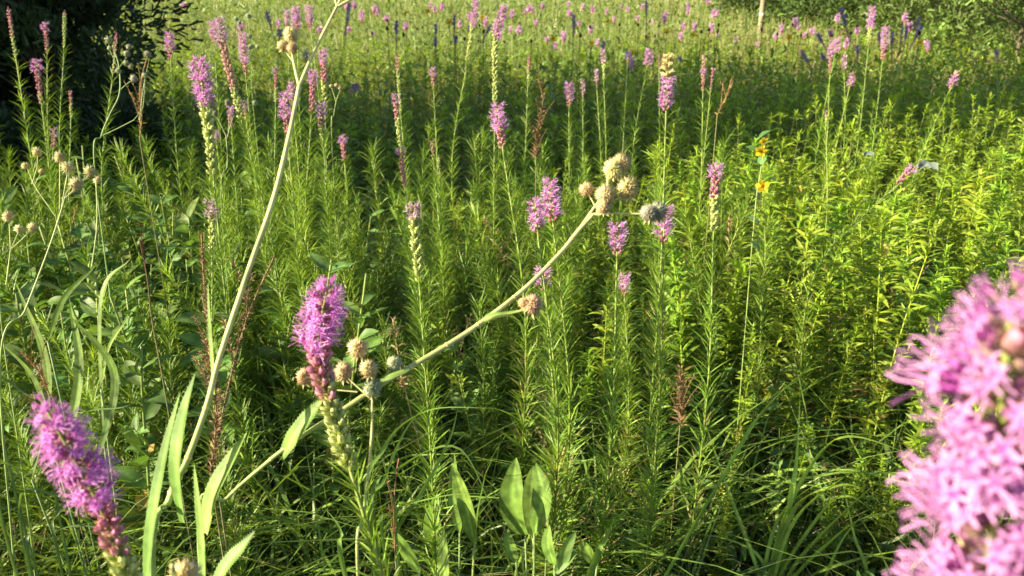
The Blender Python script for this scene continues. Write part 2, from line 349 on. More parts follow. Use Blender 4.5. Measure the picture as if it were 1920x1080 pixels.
# --- the rest, each as the photograph shows it: tip ... foot of spike, width, zones, distance
LI=[
([(15,12),(22,60),(30,110)],14,Z_red,2.7,'slender red tipped green spike, first from the dark tree edge at far left'),
([(83,42),(87,72),(88,100)],15,Z_tuft,3.1,'small pink tufted spike standing against the dark tree'),
([(121,20),(121,50),(120,90)],12,Z_grn,3.1,'unopened pale green spike against the dark tree'),
([(68,112),(72,150),(78,195)],21,Z_tuft,2.5,'violet tufted crimson spike before the dark tree, lowest of its leafy trio'),
([(131,168),(133,190),(133,222)],12,Z_red,2.8,'short dull red bud spike below the pale green one by the dark tree'),
([(102,242),(101,258),(100,280)],16,[(.4,'fade'),(1,'red')],2.6,'small faded pinkish spike above the bristly white heads'),
([(219,58),(216,90),(212,135)],11,Z_red,2.8,'thin reddish bud spike behind the branching olive round heads'),
([(317,62),(318,85),(320,112)],20,Z_full,2.9,'bright pink bloom at the right edge of the dark tree on a feathery stalk'),
([(373,110),(380,160),(388,215),(400,330)],40,[(0.42,'pink'),(1,'green')],1.9,'fat pale pink spike with long green bud tail left of the long bare stalk'),
([(410,34),(420,90),(437,160),(452,222)],29,[(0.28,'fade'),(0.75,'mix'),(1,'green')],2.2,'tall half faded spike with long brown red bud tail leaning over the fat pale one'),
([(398,40),(400,58),(402,85)],17,Z_full,3.0,'small pink spike half behind the tall faded spike'),
([(454,62),(457,95),(461,140)],20,[(.75,'pink'),(1,'red')],2.8,'pink spike between the tall faded spike and the long bare stalk'),
([(517,125),(517,150),(517,192)],14,[(.2,'fade'),(.6,'red'),(1,'green')],2.8,'thin reddish spike with pale tip left of the bare stalk fork'),
([(534,174),(536,210),(540,258)],27,[(.6,'pink'),(1,'red')],2.2,'vivid magenta spike touching the left side of the long bare stalk'),
([(546,156),(548,172),(550,196)],18,Z_full,2.7,'small pink spike hidden behind the long bare stalk'),
([(587,133),(586,165),(584,210)],21,[(.38,'pink'),(1,'red')],2.5,'pink and crimson spike just right of the long bare stalk fork'),
([(606,92),(607,130),(609,190)],21,[(.33,'pink'),(.66,'red'),(1,'green')],2.6,'tall pink tipped crimson spike right of the stalk fork, highest of that group'),
([(602,192),(603,218),(606,262)],25,[(.42,'pink'),(.7,'mix'),(1,'green')],2.3,'pale pink tufted spike with tan buds below the crimson pair'),
([(578,12),(580,30),(583,56)],18,Z_full,3.3,'pink spike beside the top cluster of bristly heads'),
([(555,15),(556,34),(557,60)],20,[(.8,'pink'),(1,'red')],3.1,'plump pink spike right behind the top bristly heads'),
([(538,20),(538,36),(539,58)],14,Z_full,3.3,'narrow dark pink spike left of the plump one by the top bristly heads'),
([(433,200),(432,215),(434,240)],18,[(.5,'pink'),(1,'red')],2.5,'short crimson pink spike low behind the tall faded spike'),
([(456,190),(458,202),(461,222)],14,[(.6,'fade'),(1,'mix')],2.7,'dull mauve small spike among stalks behind the fat pale one'),
([(403,243),(404,252),(406,268)],16,[(1,'fade')],2.3,'little mauve tuft beside the green tail of the fat pale spike'),
([(643,255),(644,272),(646,302)],20,[(.4,'pink'),(1,'red')],2.5,'small magenta tuft alone right of the long bare stalk'),
([(395,376),(397,398),(398,470)],25,[(.35,'fade'),(1,'green')],1.75,'faded lilac spike with thin green tail above the rusty dry stalk'),
([(744,98),(747,150),(752,215)],12,[(.3,'red'),(1,'green')],2.5,'tall thin red tipped bud spike, taller of the close middle pair'),
([(741,176),(744,215),(751,275)],18,[(.2,'pink'),(.5,'red'),(1,'green')],2.35,'pink tipped crimson and cream spike directly below the tall thin red one'),
([(752,276),(754,305),(759,350)],21,[(.22,'pink'),(1,'red')],2.1,'purple tipped brown red spike at the foot of the close middle pair'),
([(812,128),(812,140),(813,162)],16,[(.45,'pink'),(1,'red')],3.0,'tiny pink cap on a thin stalk inside the shaded band'),
([(810,263),(811,275),(813,300)],13,[(.7,'red'),(1,'green')],2.5,'short red bud spike with a green one beside it'),
([(822,294),(823,310),(824,335)],11,Z_grn,2.5,'short green bud spike beside the short red one'),
([(893,-8),(890,30),(884,62),(876,115)],16,[(.5,'pink'),(1,'green')],3.4,'long pink spike leaning right and cut by the top edge'),
([(946,8),(938,40),(929,80),(928,190)],21,[(.36,'pink'),(1,'green')],2.9,'long pink spike bent right above a curved green tail'),
([(932,196),(936,228),(943,280)],33,[(.62,'pink'),(.85,'red'),(1,'mix')],1.95,'plump bright pink spike alone in the middle of the meadow'),
([(1067,157),(1067,172),(1067,200)],20,Z_full,3.0,'small neat pink spike right of the rust brown stalks'),
([(1093,150),(1093,165),(1093,190)],10,[(.6,'fade'),(1,'mix')],3.4,'thin greyish violet spike beside the neat pink one'),
([(1118,130),(1118,142),(1119,162)],10,Z_full,3.6,'slim pale pink spike left of the taller slim one'),
([(1131,92),(1131,112),(1132,150)],11,[(.5,'pink'),(1,'green')],3.6,'slim tall pink spike with green tail above the shaded band'),
([(1253,100),(1251,150),(1249,208)],30,[(.42,'seed'),(.95,'pink'),(1,'red')],2.05,'pink spike with a cream brown seeding top'),
([(992,105),(991,125),(990,155)],11,Z_red,3.4,'thin green spike with reddish tip above the rust brown stalks'),
([(1218,95),(1216,106),(1213,124)],17,Z_all,3.9,'pink oval spike left of the seeding topped one'),
([(1186,108),(1184,118),(1182,132)],13,Z_all,4.2,'small pink oval next to a violet one at the lit field edge'),
([(1236,97),(1236,120),(1236,160)],8,[(.5,'red'),(1,'green')],3.9,'very thin red spike just left of the seeding topped one'),
([(1320,100),(1319,130),(1318,172)],14,[(.45,'mix'),(.62,'pink'),(1,'red')],3.0,'red spike ringed by a purple tuft halfway down'),
([(1337,128),(1335,145),(1332,175)],10,[(.15,'pink'),(1,'red')],3.1,'thin red spike leaning next to the purple ringed one'),
([(1562,76),(1558,100),(1556,138)],14,[(.5,'pink'),(1,'red')],3.5,'pink spike with a crimson tail, left of a touching pink twin'),
([(1571,72),(1569,84),(1566,100)],15,Z_all,3.7,'oval pink twin touching the crimson tailed spike'),
([(1636,14),(1634,36),(1629,82)],17,[(.6,'pink'),(1,'green')],3.5,'tallest pink spike before the far shrubs'),
([(1661,50),(1659,78),(1655,112)],16,[(.7,'pink'),(1,'red')],3.4,'rough pink spike with dark tip right of the tallest one'),
([(1599,136),(1596,148),(1593,162)],13,[(.2,'mix'),(1,'pink')],3.4,'small pink spike above a narrow leaved drooping top'),
([(1796,132),(1790,146),(1781,168)],17,[(.35,'mix'),(.8,'pink'),(1,'red')],3.2,'tilted pink spike with tan tip above the right hand goldenrod'),
([(1584,103),(1583,112),(1583,130)],10,Z_all,4.2,'little mauve spike between the touching twins and the tallest one'),
([(1714,312),(1700,325),(1682,345)],22,[(.42,'pink'),(1,'red')],2.3,'small pink spike bent far over in front of the pale rocks'),
([(1343,306),(1341,350),(1338,435)],31,[(.26,'pink'),(.52,'red'),(1,'green')],1.9,'magenta tuft on a long red then cream spike, above the goldenrod'),
([(1550,206),(1549,215),(1549,232)],10,[(.5,'red'),(1,'green')],2.9,'tiny red bud tip poking out of the goldenrod'),
([(774,384),(778,430),(784,500),(786,530)],36,[(.24,'fade'),(1,'green')],1.55,'pale lilac tuft over a long cream green bud spike in the centre'),
([(1003,375),(1004,400),(1008,436)],36,[(.9,'pink'),(1,'red')],1.65,'fat pink spike, left and lower of the touching fat pair'),
([(1031,338),(1033,375),(1037,418)],38,[(.9,'pink'),(1,'red')],1.7,'fat pink spike, right and taller of the touching fat pair'),
([(1158,422),(1158,445),(1157,480)],37,[(.8,'pink'),(1,'red')],1.7,'rounded pink bloom below the head of the leaning bare stalk'),
([(1246,392),(1245,420),(1244,456)],36,[(.8,'pink'),(1,'red')],1.75,'pink bloom half covered by a dark bristly head'),
([(1018,503),(1019,520),(1021,546)],33,[(.75,'pink'),(1,'red')],1.8,'small round pink bloom above the tan double head'),
([(1169,515),(1170,530),(1171,554)],26,[(.75,'pink'),(1,'red')],2.1,'smallest purple bloom low among the goldenrod leaves'),
]
for p,w,z,d,l in LI:
    liatris(p,w,z,d,l,1 if w>17 else 0 if w<12 else 1,nleaf=120 if d<2.6 else 80)
# spikes in the tree shade, with extra shade painted in as violet petal colour
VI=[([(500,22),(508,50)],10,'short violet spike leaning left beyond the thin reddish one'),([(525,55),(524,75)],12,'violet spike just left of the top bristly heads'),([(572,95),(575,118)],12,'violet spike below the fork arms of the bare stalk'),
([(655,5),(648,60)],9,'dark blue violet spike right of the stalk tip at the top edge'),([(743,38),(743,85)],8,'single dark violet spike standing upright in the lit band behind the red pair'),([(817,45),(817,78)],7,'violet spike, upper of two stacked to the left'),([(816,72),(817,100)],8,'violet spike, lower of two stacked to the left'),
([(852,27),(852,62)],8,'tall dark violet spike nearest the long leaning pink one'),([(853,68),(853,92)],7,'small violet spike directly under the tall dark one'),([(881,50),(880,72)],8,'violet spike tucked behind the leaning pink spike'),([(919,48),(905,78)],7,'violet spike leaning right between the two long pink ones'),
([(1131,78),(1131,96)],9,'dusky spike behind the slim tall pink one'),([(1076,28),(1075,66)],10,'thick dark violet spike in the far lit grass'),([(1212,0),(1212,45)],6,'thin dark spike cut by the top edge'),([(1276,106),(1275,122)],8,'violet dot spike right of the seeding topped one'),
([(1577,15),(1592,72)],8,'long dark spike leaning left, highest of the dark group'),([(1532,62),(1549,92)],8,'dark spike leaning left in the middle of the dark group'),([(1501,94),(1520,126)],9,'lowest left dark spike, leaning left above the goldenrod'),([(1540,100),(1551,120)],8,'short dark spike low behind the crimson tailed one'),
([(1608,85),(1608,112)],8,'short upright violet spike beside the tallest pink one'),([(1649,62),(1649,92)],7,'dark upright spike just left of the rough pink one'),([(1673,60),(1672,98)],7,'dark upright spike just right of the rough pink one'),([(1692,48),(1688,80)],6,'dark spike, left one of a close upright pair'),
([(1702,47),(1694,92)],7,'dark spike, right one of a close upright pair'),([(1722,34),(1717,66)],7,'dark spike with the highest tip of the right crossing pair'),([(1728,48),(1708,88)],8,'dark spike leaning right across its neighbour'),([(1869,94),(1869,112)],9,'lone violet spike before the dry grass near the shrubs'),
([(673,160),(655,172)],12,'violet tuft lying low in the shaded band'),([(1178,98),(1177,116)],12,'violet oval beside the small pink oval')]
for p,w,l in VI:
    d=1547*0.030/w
    d=min(max(d,3.9),6.2); w=w*1.1; p=[p[0],(p[1][0]+(p[1][0]-p[0][0])*.15,p[1][1]+(p[1][1]-p[0][1])*.15)]; liatris(p,w,[(.6,'shade_tint'),(1,'mix')] if w>9 else [(.5,'shade_tint'),(1,'mix')],d,l,1 if w>9 else 0,nleaf=50,group='spikes tinted violet for shade',name='shade_tinted_blazing_star')
# small far pink ones
FP=[(706,15,7,20),(725,30,8,14),(807,5,6,16),(815,12,6,16),(829,8,7,16),(910,32,7,24),(960,20,8,20),(958,50,7,16),(973,50,9,20),(992,10,8,15),(997,14,7,15),(1017,8,7,12),(1065,4,6,12),(1057,60,9,24),(1085,40,6,12),(1108,50,9,16),
(1094,8,6,14),(1152,32,6,14),(1165,10,6,10),(1177,14,6,12),(1196,30,6,12),(1222,38,5,10),(1245,28,9,18),(1250,20,6,10),(1465,48,8,20),(1455,64,8,14),(1492,34,9,20),(1497,48,6,12),(1508,62,7,12),(1557,58,9,14),(1607,52,8,16),(1328,0,8,10),
(1281,45,7,14),(1304,44,6,12),(1346,62,5,8),(1025,70,7,14),(1040,80,7,18),(1120,75,7,14),(1345,20,6,12),(930,66,6,14),(1005,38,7,14),(652,8,8,14),(345,6,9,14),(985,18,6,12),(1138,18,6,12),(1205,8,6,12),(1290,18,6,12),(1380,70,6,12),(1420,80,5,10),(700,60,6,10)]
_r=np.random.RandomState(21)
for k in range(26):
    q=_r.uniform(); x=_r.uniform(320,760) if q<.35 else _r.uniform(1440,1800) if q<.6 else _r.uniform(760,1440); FP.append((x,_r.uniform(2,64 if x<1440 else 90),_r.uniform(6,9),_r.uniform(12,24)))
for i,(x,y,w,h) in enumerate(FP):
    d=min(max(1547*0.05/w,5.5),11)
    liatris([(x,y),(x-rs.uniform(-2,2),y+h*0.9)],w*1.15,[(.75,'pink'),(1,'red')],d,'small pink spike rising from the far sunlit grass',0,nleaf=26,group='small pink spikes in the far grass')

# ------------------------------------------------------------------ bristly round heads (rattlesnake master)
def ico(n=2):
    import bmesh
    bm=bmesh.new(); bmesh.ops.create_icosphere(bm,subdivisions=n,radius=1); V=np.array([v.co[:] for v in bm.verts]); T=np.array([[v.index for v in f.verts] for f in bm.faces]); bm.free(); return V,T
IV,IT=ico(2)
def head_tpl(n,col,tipc,seed):
    r=np.random.RandomState(seed); V=[IV*0.68]; C=[np.tile(col*0.72,(len(IV),1))]; T=[IT]; k=len(IV)
    i=np.arange(n)+0.5; ph=np.arccos(1-2*i/n); th=i*2.39996; D=np.stack([np.cos(th)*np.sin(ph),np.sin(th)*np.sin(ph),np.cos(ph)],-1)
    D=nrm(D+r.normal(0,0.10,(n,3)))
    for d in D:
        u=nrm(np.cross(d,[0.1,0.9,0.3])); v=np.cross(d,u); L=r.uniform(1.02,1.42); w=0.075
        for q in range(3):
            a=q*2.094; V.append((d*0.6+(u*math.cos(a)+v*math.sin(a))*w)[None])
        V.append((d*0.88+(u*r.uniform(-.1,.1)))[None]); 
        V.append((d*L+u*r.uniform(-.14,.14)+v*r.uniform(-.14,.14))[None])
        C.append(np.array([col,col,col,col*1.1,tipc])); T.append(np.array([(k,k+1,k+3),(k+1,k+2,k+3),(k+2,k,k+3),(k,k+1,k+4),(k+1,k+2,k+4),(k+2,k,k+4)])); k+=5
    return np.vstack(V),np.vstack(C),np.zeros((0,4),int),np.vstack(T)
CREAM=G(0.76,0.60,0.24); TAN=G(0.66,0.47,0.22); GREYG=G(0.40,0.44,0.26)
HT={('c',2):head_tpl(330,CREAM,G(.82,.70,.36),1),('t',2):head_tpl(300,TAN,G(.72,.55,.33),2),('g',2):head_tpl(330,GREYG,G(.55,.58,.40),3),
    ('c',1):head_tpl(120,CREAM,G(.72,.70,.45),4),('t',1):head_tpl(110,TAN,G(.7,.5,.3),5),('g',1):head_tpl(110,GREYG*0.9,G(.5,.52,.3),6)}
STEMC=G(0.62,0.58,0.24)
def eryng(label, stalk, branches, heads, lvl=2, col=STEMC, group=None, foot=None):
    if lvl==1: stalk=[(a,b,c,e*.72) for a,b,c,e in stalk]; branches=[[(a,b,c,e*.8) for a,b,c,e in q] for q in branches]; col=col*G(.72,.86,.75)
    """stalk: [(px,py,d,width px)] from low to high; branches: same lists; heads: (px,py,r,d,kind)"""
    P=np.array([at(x,y,d) for x,y,d,w in stalk]); R=[w/2/F*d for x,y,d,w in stalk]
    lo=P[0]; dv=nrm(P[0]-P[1]); fx=lo[0]+dv[0]*0.25*lo[2] if foot is None else foot[0]; fy=lo[1]+dv[1]*0.25*lo[2] if foot is None else foot[1]
    Gp=np.array([fx,fy,gz(fx,fy)]); r=root('rattlesnake_master',Gp,label,'wildflower',group)
    full=np.vstack([Gp,(Gp*0.5+lo*0.5)+np.array([lo[0]-fx,lo[1]-fy,0])*0.15,P]); RR=[R[0]*1.25,R[0]*1.1]+R
    pts=bez(full,10*len(full)); rad=np.interp(np.linspace(0,1,len(pts)),np.linspace(0,1,len(RR)),RR)
    st=MB(); st.tube(pts,rad*.66,G(0.22,0.36,0.09),10 if lvl==2 else 6,col2=col)
    if lvl==2:
        for k in range(2,len(full)-1):               # swollen joints with a scale leaf
            i=min(k*10+4,len(pts)-3); q=pts[i]; dv=nrm(pts[i+1]-pts[i-1]); rr=rad[i]*.66
            st.tube([q-dv*rr*.8,q-dv*rr*.3,q,q+dv*rr*.4],[rr*1.01,rr*1.16,rr*1.2,rr*0.99],col*G(1.0,.92,.8),10)
    st.build('stem',M_PALE,r,Gp)
    for b in branches:
        BP=bez([at(x,y,d) for x,y,d,w in b],12 if lvl==2 else 6); br=np.interp(np.linspace(0,1,len(BP)),np.linspace(0,1,len(b)),[w/2/F*d*.72 for x,y,d,w in b])
        m=MB(); m.tube(BP,br,col*1.02,8 if lvl==2 else 5); m.build('branch',M_PALE,r,Gp)
    for x,y,q,d,kd in heads:
        c=at(x,y,d); s_=q/F*d/1.12; m=MB(); a=rs.uniform(0,6.28,3)
        Rm=np.array(Matrix.Rotation(a[0],3,'X')@Matrix.Rotation(a[1],3,'Z')); sc=s_*np.array([rs.uniform(.9,1.05),rs.uniform(.9,1.05),rs.uniform(1,1.15)])
        m.inst(HT[(kd,lvl)],Rm[None],c[None],sc[None],(np.ones((1,3))+rs.normal(0,.05,(1,3)))*rs.uniform(.72,1.08))
        dn=nrm(c-at(x,y+q*2,d))
        if lvl==2:                                   # spiny bracts under each head
            k=7; a=np.arange(k)*0.9; O=np.repeat((c-dn*s_*0.75)[None],k,0); D=np.stack([np.cos(a),np.sin(a),np.full(k,-0.15)],-1)
            spray(m,LAN2,O,D,np.full(k,s_*1.15),col*0.8)
        m.build('flower_head',M_HEAD,r,Gp); KEYS.append((x,y-q,y+q,q+5,d))
    return r
def rm_leaf(parent, o, pts, wid, serr=0.0014, col=G(0.19,0.31,0.07), side=None):
    P=bez([at(x,y,d) for x,y,d in pts],24); t=np.linspace(0,1,24)
    w=wid/F*pts[0][2]*np.clip(np.minimum(0.55+t*1.8,1.0)*np.clip((1-t)*2.2,0,1)**0.75,0.02,1)
    m=MB(); m.blade(P,w,np.array([col*(1+0.15*math.sin(i))*(1-0.0*i) for i in np.linspace(0,5,24)]),side=side if side is not None else np.array([.75,-.6,0.1]),fold=0.3,serr=serr,across=2); 
    return m.build('leaf',M_BROAD,parent,o)
# the long bare stalk
e1=eryng('long pale bare stalk curving up to a fork with three bristly heads',
  [(285,1095,.74,20),(318,935,.74,19),(352,860,.745,18),(388,760,.75,17),(412,670,.76,16),(465,510,.78,15),(512,375,.80,14),(543,250,.82,13),(561,160,.84,11)],
  [[(561,160,.84,9),(592,90,.845,8),(632,12,.85,8),(640,-6,.85,7)],[(561,160,.84,9),(553,128,.84,7),(547,96,.84,6)],[(632,10,.85,7),(624,-14,.85,7)],[(634,12,.85,8),(662,-4,.85,7)],[(553,120,.84,5),(537,98,.84,4)],[(597,128-14,.845,3),(590,105,.84,3)]],
  [(547,66,15,.84,'c'),(531,86,11,.84,'t'),(549,90,11,.835,'t')],foot=(-0.50,0.62))
o1=np.array(e1.location)
for pts,w in [([(345,980,.74),(332,880,.73),(345,780,.73),(366,700,.73)],40),([(275,1110,.72),(285,990,.71),(310,850,.71),(338,735,.71)],34),([(384,1110,.70),(380,1010,.70),(372,930,.70),(364,868,.70)],24),
              ([(386,1000,.76),(400,930,.76),(430,870,.76),(462,812,.76)],42),([(395,1110,.68),(425,1060,.68),(452,1030,.68),(478,996,.68)],30),([(402,740,.78),(398,660,.78),(393,590,.78),(390,530,.78)],12)]:
    rm_leaf(e1,o1,pts,w)
# the leaning stalk
e2=eryng('thick pale bare stalk leaning far right, topped by yellowish bristly heads',
  [(372,1010,.80,9),(425,935,.80,10),(500,868,.80,11),(560,822,.80,12),(640,770,.80,14),(700,730,.805,15),(780,682,.81,16),(850,640,.82,16),(912,598,.83,15),(985,540,.85,13),(1050,475,.87,12),(1085,432,.88,13),(1112,402,.88,13)],
  [[(912,598,.83,13),(945,590,.83,9),(985,581,.83,6)],[(1085,432,.88,9),(1112,392,.88,7),(1128,372,.88,6)],[(1112,402,.88,9),(1150,400,.875,5),(1205,401,.87,4)],[(1118,398,.88,8),(1136,385,.88,6),(1140,330,.875,5)],[(1118,390,.88,5),(1108,372,.88,4),(1102,362,.88,4)],[(1130,380,.88,5),(1160,372,.88,5),(1172,358,.88,5)]],
  [(1150,318,20,.88,'c'),(1166,306,19,.885,'c'),(1100,355,14,.88,'t'),(1136,365,20,.87,'c'),(1132,390,14,.865,'t'),(1177,354,22,.88,'c'),(1217,400,17,.87,'g'),(1235,396,19,.875,'g'),(999,571,21,.83,'t'),(983,568,12,.83,'t')],foot=(-0.44,0.78))  # grey green on the two right-hand heads paints in their shade
o2=np.array(e2.location)
for pts,w in [([(530,855,.80),(555,815,.79),(585,775,.785),(606,748,.78)],34),([(905,602,.828),(925,592,.825),(955,588,.825),(980,583,.825)],14),([(765,690,.80),(735,700,.79),(712,712,.79)],22)]:
    rm_leaf(e2,o2,pts,w)
e3=eryng('upright thin green stalk under a cluster of six dull bristly heads, behind the magenta spike',
  [(672,1100,.80,9),(682,960,.80,8),(696,830,.80,8),(698,750,.80,6)],
  [[(698,750,.80,5),(690,720,.80,4),(676,665,.80,4)],[(698,750,.80,5),(670,725,.80,4),(648,705,.80,4)],[(694,735,.80,4),(722,705,.80,4),(738,690,.80,4)],[(670,735,.80,4),(610,728,.80,4),(578,712,.80,4)]],
  [(571,706,16,.80,'t'),(645,697,18,.79,'t'),(672,653,19,.80,'c'),(692,692,17,.79,'c'),(698,727,18,.795,'g'),(740,682,15,.80,'g')],foot=(-0.17,0.70))
eryng('single large bristly head cut by the bottom edge beneath the spiny leaves',[(345,1200,.46,9),(347,1130,.46,8),(348,1100,.46,7)],[],[(348,1084,32,.46,'c')],foot=(-0.19,0.42))
e4=eryng('branching pale stalk with eight cream bristly heads at the left side of the meadow',
  [(0,700,1.15,8),(48,580,1.17,8),(92,465,1.18,7),(118,385,1.2,6)],
  [[(118,385,1.2,4),(125,360,1.2,3),(140,348,1.2,3)],[(116,388,1.2,4),(122,350,1.2,4),(128,318,1.2,3)],[(112,392,1.2,4),(112,340,1.2,3),(112,298,1.2,3)],[(122,372,1.2,4),(150,345,1.2,3),(168,326,1.2,3)],[(104,405,1.2,3),(66,350,1.2,3),(50,312,1.2,2)],[(60,345,1.2,3),(70,310,1.2,2),(70,288,1.2,2)],[(172,500,1.3,4),(182,420,1.3,4),(180,340,1.3,3)],[(66,345,1.2,2),(77,323,1.2,2)]],
  [(112,295,12,1.2,'c'),(128,314,14,1.2,'c'),(143,346,15,1.2,'c'),(170,323,13,1.2,'c'),(183,338,8,1.3,'c'),(70,286,10,1.2,'c'),(48,311,8,1.2,'c'),(78,321,6,1.2,'c')],1,foot=(-1.02,1.1))
e5=eryng('small three headed cream bristly stalk at the far left edge',[(2,600,1.3,5),(12,530,1.3,5),(20,468,1.3,5)],[[(20,468,1.3,4),(17,410,1.3,3)],[(20,468,1.3,3),(36,432,1.3,3)],[(20,468,1.3,3),(45,445,1.3,3),(60,430,1.3,2)]],
  [(16,406,12,1.3,'c'),(37,430,10,1.3,'c'),(61,427,10,1.3,'c')],1,foot=(-1.0,1.25))
e6=eryng('branching stalk of olive round heads silhouetted on the dark tree',[(178,320,1.9,6),(190,255,1.9,6),(206,215,1.9,6),(224,175,1.9,5),(223,125,1.9,5),(211,85,1.9,4)],
  [[(226,168,1.9,3),(240,156,1.9,3),(250,150,1.9,3)],[(223,128,1.9,3),(234,112,1.9,2),(240,95,1.9,2)],[(262,230,2,3),(268,170,2,3),(280,110,2,2)],[(190,255,1.95,3),(262,215,1.95,3),(272,145,1.95,2)],[(222,130,1.9,2),(205,92,1.9,2)]],
  [(204,75,8,1.9,'g'),(206,91,5,1.9,'g'),(242,88,6,1.9,'g'),(238,101,7,1.9,'g'),(277,102,8,2,'g'),(251,148,8,1.9,'g'),(222,133,6,1.9,'g'),(237,119,6,1.9,'g'),(245,125,5,1.9,'g'),(272,142,6,1.95,'g')],1,col=G(.34,.38,.14))
e7=eryng('thin forked stalk with three small olive heads right of the fat pale spike',[(415,380,2.0,4),(426,310,2.0,4),(424,255,2.0,4)],[[(424,255,2,3),(412,230,2,2),(405,216,2,2)],[(426,258,2,3),(440,215,2,2),(472,196,2,2)],[(428,250,2,2),(430,198,2,2)]],
  [(403,213,7,2,'g'),(428,192,7,2,'g'),(478,193,6,2,'g')],1,col=G(.42,.4,.18))
e8=eryng('tiny pale three headed stalk right of the bare stalk fork',[(622,260,2.6,3),(626,215,2.6,3),(630,190,2.6,2)],[[(630,190,2.6,2),(622,165,2.6,2)],[(630,190,2.6,2),(638,168,2.6,2)]],[(621,162,5,2.6,'c'),(631,160,5,2.6,'c'),(638,165,5,2.6,'c')],1)
e9=eryng('stalk of small olive heads behind the left pink spikes near the top edge',[(474,190,2.8,3),(472,130,2.8,3),(470,90,2.8,3)],[[(470,90,2.8,2),(466,40,2.8,2)],[(470,100,2.8,2),(483,90,2.8,2)],[(470,95,2.8,2),(446,50,2.8,2)]],
  [(466,30,6,2.8,'g'),(443,36,6,2.8,'g'),(449,43,5,2.8,'g'),(468,68,6,2.8,'g'),(470,88,6,2.8,'g'),(483,88,5,2.8,'g')],1,col=G(.36,.38,.14))

# ------------------------------------------------------------------ broad low leaves (prairie dock) in the lower middle
def broad_plant(label, leaves, group=None, name='broad_leaved_plant', dm=.97, wm=1.0, cm=.85):
    leaves=[([(x,y,d*dm) for x,y,d in pts],w) for pts,w in leaves]; b=np.mean([at(*l[0][0]) for l in leaves],axis=0); Gp=np.array([b[0],b[1],gz(b[0],b[1])]); r=root(name,Gp,label,'plant',group)
    for pts,w in leaves:
        P=[at(*p) for p in pts]; st=MB(); base=Gp+np.array([P[0][0]-Gp[0],P[0][1]-Gp[1],0])*0.4
        P2=bez(P,14); t=np.linspace(0,1,14); wd=wm*w/F*pts[0][2]*np.clip(np.sin(np.clip(t*1.02,0,1)**0.8*math.pi)**0.62,0.03,1)
        col=G(0.19,0.31,0.055)*cm*rs.uniform(.8,1.15); m=MB(); m.blade(P2,wd,np.tile(col,(14,1)),side=np.array([.95,rs.uniform(-.55,.1),rs.uniform(-.2,.2)]),fold=rs.uniform(.15,.4),across=3); lf=m.build('leaf',M_BROAD,r,Gp)
        s2=MB(); s2.tube(bez([base,(base+P2[0])/2+[0,0,.01],P2[0]],6),0.0024,G(.22,.30,.10),5); s2.build('leaf_stalk',M_STEM,lf)
        lf.children[0].location=(0,0,0)
        me=lf.children[0].data; co=np.empty(len(me.vertices)*3,np.float32); me.vertices.foreach_get('co',co); co=co.reshape(-1,3)-Gp.astype(np.float32); me.vertices.foreach_set('co',co.ravel())
        KEYS.append((np.mean([p[0] for p in pts]),min(p[1] for p in pts),max(p[1] for p in pts),w/2+6,pts[0][2]))
    return r
broad_plant('clump of large pale oval leaves low in the middle of the meadow',[
 ([(985,1005,1.86),(962,940,1.84),(968,858,1.83)],52),([(1000,1010,1.82),(998,930,1.80),(1000,872,1.80)],36),([(1002,1000,1.78),(1018,930,1.76),(1005,868,1.77)],40),([(1030,945,1.83),(1040,900,1.83),(1058,880,1.83)],20),([(1055,935,1.9),(1063,880,1.9),(1070,826,1.9)],30),([(968,1055,1.7),(955,1020,1.7),(950,992,1.7)],22)])
broad_plant('loose clump of upright dock leaves left of the pale oval clump',[
 ([(825,1050,1.7),(812,985,1.68),(820,925,1.68)],36),([(786,1075,1.66),(762,1030,1.64),(732,990,1.64)],36),([(890,1020,1.72),(872,940,1.7),(848,868,1.7)],30),([(835,1110,1.6),(832,1050,1.6),(832,990,1.6)],24),([(862,1000,1.8),(850,930,1.8),(852,850,1.8)],22)])
broad_plant('greyish broad leaves low beside a thin green sprig at the bottom',[
 ([(1040,1060,1.62),(1028,1020,1.62),(1030,985,1.62)],26),([(1120,1060,1.7),(1100,1030,1.7),(1090,1010,1.7)],30),([(1052,1080,1.6),(1062,1030,1.6),(1080,995,1.6)],22),([(1040,1075,1.6),(1062,1050,1.6),(1082,1035,1.6)],20)])
broad_plant('wide blue green strap leaves arching on the left, one with a yellowed tip',[
 ([(60,900,1.5),(90,700,1.5),(30,530,1.5)],34),([(110,900,1.45),(150,700,1.45),(130,560,1.45)],40),([(185,860,1.4),(215,700,1.4),(130,590,1.38)],36),([(110,880,1.5),(70,720,1.5),(0,640,1.5)],26),([(195,830,1.5),(190,560,1.5),(245,485,1.5)],22),([(90,640,1.45),(120,560,1.42),(178,500,1.4)],22),([(190,730,1.45),(205,650,1.45),(245,590,1.43)],16)],name='strap_leaved_plant',dm=1.2,wm=.5,cm=.6)

